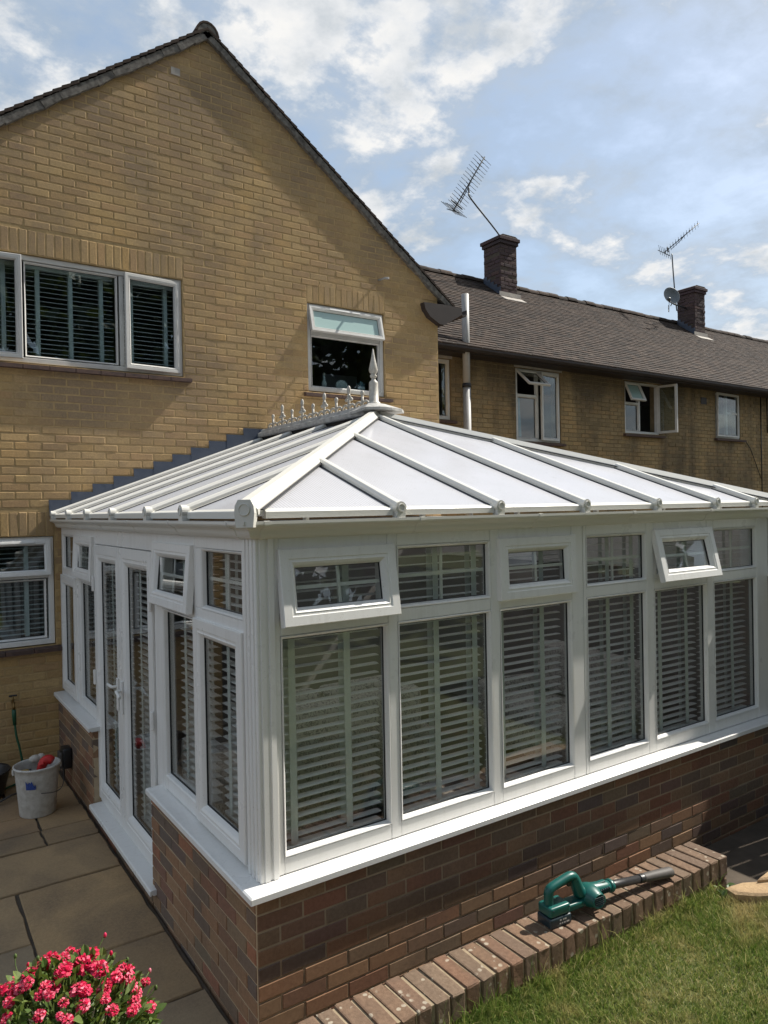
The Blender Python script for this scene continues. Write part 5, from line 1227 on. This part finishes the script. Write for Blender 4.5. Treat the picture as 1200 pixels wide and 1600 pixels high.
def bloom_mesh(seed, fade):
    rn = random.Random(seed); m = MB(); K = 72
    for k in range(K):
        t = (k+.5)/K; inc = 1.95*math.sqrt(t); az = k*2.39996+rn.uniform(-.35, .35)
        d = Vector((math.sin(inc)*math.cos(az), math.sin(inc)*math.sin(az), math.cos(inc)))
        s = d.cross(Vector((0, 0, 1))); s = s.normalized() if s.length > .05 else Vector((1, 0, 0)); q = s.cross(d)
        rad = .78+.28*rn.random(); c = d*rad; w = .16+.12*t+rn.uniform(-.03, .04); L = .26+.10*rn.random()
        tw = rn.uniform(-.6, .6); s2 = s*math.cos(tw)+q*math.sin(tw); lift = rn.uniform(.15, .75)
        out = (q*(-1 if rn.random() < .8 else 1)*(1-lift)+d*lift).normalized()
        b0 = c-out*L-d*.18; v = [b0-s2*w*.3, b0+s2*w*.3, c-out*L*.3+s2*w-d*.06, c+s2*w*.5+d*rn.uniform(-.06, .10), c+out*.05+d*.03, c-s2*w*.5+d*rn.uniform(-.06, .10), c-out*L*.3-s2*w-d*.06]
        m.add(v, [(0, 1, 2, 6), (2, 3, 4), (6, 2, 4), (6, 4, 5)], rnd=min(.84, rn.random()*.60+(fade if rn.random() < .35 else 0)))
    return m.mesh('flower', PETAL)[0]
BM = [bloom_mesh(i, (.05, .1, .24, .05, .3, .12)[i]) for i in range(6)]
blooms = list(BL_)
for i in range(34):                                       # flowers round the other sides of the bush
    a = random.uniform(.2, 3.4); e = random.uniform(.05, 1.2)
    blooms.append((RC.x+.25*math.cos(e)*math.cos(a), RC.y+.25*math.cos(e)*math.sin(a), RC.z+.26*math.sin(e), random.uniform(.014, .024)))
for i, (x, y, z, r) in enumerate(blooms):
    p = Vector((x, y, z)); d = (p-RC).normalized()*.8+Vector((0, -.15, .55))+Vector((random.gauss(0, .25), random.gauss(0, .25), 0)); q = d.to_track_quat('Z', 'Y').to_matrix().to_4x4()
    p += Vector((random.gauss(0, .006), random.gauss(0, .006), random.gauss(0, .008)))
    link('flower', BM[(i*5+i//3) % 6], Matrix.Translation(p) @ q @ Matrix.Rotation(random.uniform(0, 6.28), 4, 'Z') @ Matrix.Diagonal((r*random.uniform(.80, 1.15), r*random.uniform(.80, 1.15), r*random.uniform(.65, 1.0), 1)), rose)
def leaf_shape(L, w):
    return ([(0, 0, 0), (w*.75, L*.28, .10*L), (w, L*.5, .12*L), (w*.6, L*.8, .06*L), (0, L, -.05*L), (-w*.6, L*.8, .06*L), (-w, L*.5, .12*L), (-w*.75, L*.28, .10*L), (0, L*.5, .0)],
            [(0, 1, 8), (1, 2, 8), (2, 3, 8), (3, 4, 8), (4, 5, 8), (5, 6, 8), (6, 7, 8), (7, 0, 8)])
lme = MB().add(*leaf_shape(.036, .011)).mesh('leaf', ROSELEAF)[0]
lf = MB(); singles = 0
for i in range(2600):
    a = random.uniform(0, 6.283); e = math.asin(random.uniform(-.75, 1)); rr = random.uniform(.55, 1.0)**.6
    p = RC+Vector((.255*rr*math.cos(e)*math.cos(a), .255*rr*math.cos(e)*math.sin(a), .262*rr*math.sin(e)))
    d = ((p-RC).normalized()+Vector((random.gauss(0, .5), random.gauss(0, .5), random.gauss(0, .5)+.15))).normalized()
    q = d.to_track_quat('Y', 'Z').to_matrix().to_4x4(); s = random.uniform(.6, 1.25)
    M = Matrix.Translation(p) @ q @ Matrix.Rotation(random.gauss(0, .6), 4, 'Y') @ Matrix.Scale(s, 4)
    toward = (p-RC).normalized().dot((CAM_P-RC).normalized())
    if singles < 220 and rr > .88 and toward > .25: link('leaf', lme, M, rose); singles += 1
    else: lf.add(*leaf_shape(.036, .011), rnd=random.random(), M=M)
lf.obj('foliage', ROSELEAF, rose, kind='stuff')
stm = MB()
for i, (x, y, z, r) in enumerate(blooms):
    b = Vector((RC.x+random.gauss(0, .03), RC.y+random.gauss(0, .03), .50)); p = Vector((x, y, z)); mid = b.lerp(p, .55)+Vector((0, 0, .05))
    stm.tube(catmull([b, mid, p], 3), .0028, 5)
for i in range(16):                                       # unopened buds on stray stems
    a = random.uniform(0, 6.28); e = random.uniform(.3, 1.3); q = RC+Vector((math.cos(a)*math.cos(e), math.sin(a)*math.cos(e), math.sin(e)))*random.uniform(.275, .325)
    stm.tube(catmull([RC+(q-RC)*.6, RC+(q-RC)*.85+Vector((random.gauss(0, .012), random.gauss(0, .012), 0)), q], 3), .0018, 5)
    MB().ball(q, (.005, .005, .0085), n=8, m=5, rnd=random.random()).obj('bud', PETAL if i % 3 else STEM, rose)
stm.obj('stems', STEM, rose, kind='stuff')
MB().tube([(RC.x, RC.y, .28), (RC.x, RC.y, .55)], [.02, .014], 8).obj('stem', BARK, rose)
pt = thing('plant_pot', 'terracotta pot holding the crimson flowering bush on the patio', 'plant pot', (RC.x, RC.y, PZ))
PTM = Matrix.Translation((RC.x, RC.y, PZ+.002))
MB().lathe([(0, .01), (.15, 0), (.155, .01), (.20, .36), (.225, .37), (.225, .42), (.205, .43), (.19, .41), (.18, .36), (0, .35)], 32, M=PTM).obj('pot_body', POT, pt)
MB().lathe([(.187, .375), (.0001, .395)], 24, M=PTM).obj('soil', SOIL, pt)
# small weed by the end of the wall
wd = thing('weed', 'small broad-leaved weed at the foot of the garden wall end', 'weed', (2.36, -.78, LZ))
for i in range(9):
    a = i*.7+random.uniform(-.2, .2); e = random.uniform(.25, .9); d = Vector((math.cos(a)*math.cos(e), math.sin(a)*math.cos(e), math.sin(e)))
    M = Matrix.Translation((2.36+random.gauss(0, .03), -.79+random.gauss(0, .02), LZ+.012)) @ d.to_track_quat('Y', 'Z').to_matrix().to_4x4() @ Matrix.Scale(random.uniform(1.0, 1.7), 4)
    link('leaf', lme, M, wd)
# ================================================================== TREES at the end of the garden, mirrored in the panes
def crown_mesh(seed):
    rn = np.random.default_rng(seed); m = MB(); cl = [(rn.normal(0, 1.25), rn.normal(0, 1.25), rn.uniform(2.2, 7.0)) for _ in range(26)]
    for c in cl:
        rr = rn.uniform(.7, 1.35)
        for k in range(110):
            d = rn.normal(0, 1, 3); d /= np.linalg.norm(d); p = Vector((np.array(c)+d*rr*rn.uniform(.5, 1)).tolist()); q = Vector(rn.normal(0, 1, 3).tolist()).normalized(); s = q.cross(Vector(d.tolist())).normalized()*.17; q = q*.30
            m.add([p, p+q*.5+s, p+q, p+q*.5-s], [(0, 1, 2, 3)], rn.random())
    return m.mesh('crown', TREELEAF)[0]
cm = crown_mesh(3)
tl = ['dense dark garden tree at the left end of the tree belt behind the lawn', 'tall dense garden tree second from the left in the belt behind the lawn', 'tall dense garden tree in the middle of the belt behind the lawn',
      'tall dense garden tree second from the right in the belt behind the lawn', 'broad dense garden tree at the right end of the belt behind the lawn']
for (x, y, s), lbl in zip([(-6, -11, 1.3), (.5, -15, 1.75), (5.2, -13, 1.8), (10.5, -15, 1.9), (16, -13, 1.9)], tl):
    t = thing('garden_tree', lbl, 'tree', (x, y, .2), 'trees at the end of the garden', random.uniform(0, 6))
    MB().tube([(x, y, 0), (x+.1, y, 2.5*s), (x, y+.1, 5*s)], [.22*s, .16*s, .07*s], 10).obj('trunk', BARK, t)
    o = link('crown', cm, WM[t.name] @ Matrix.Scale(s, 4), t); o['kind'] = 'stuff'
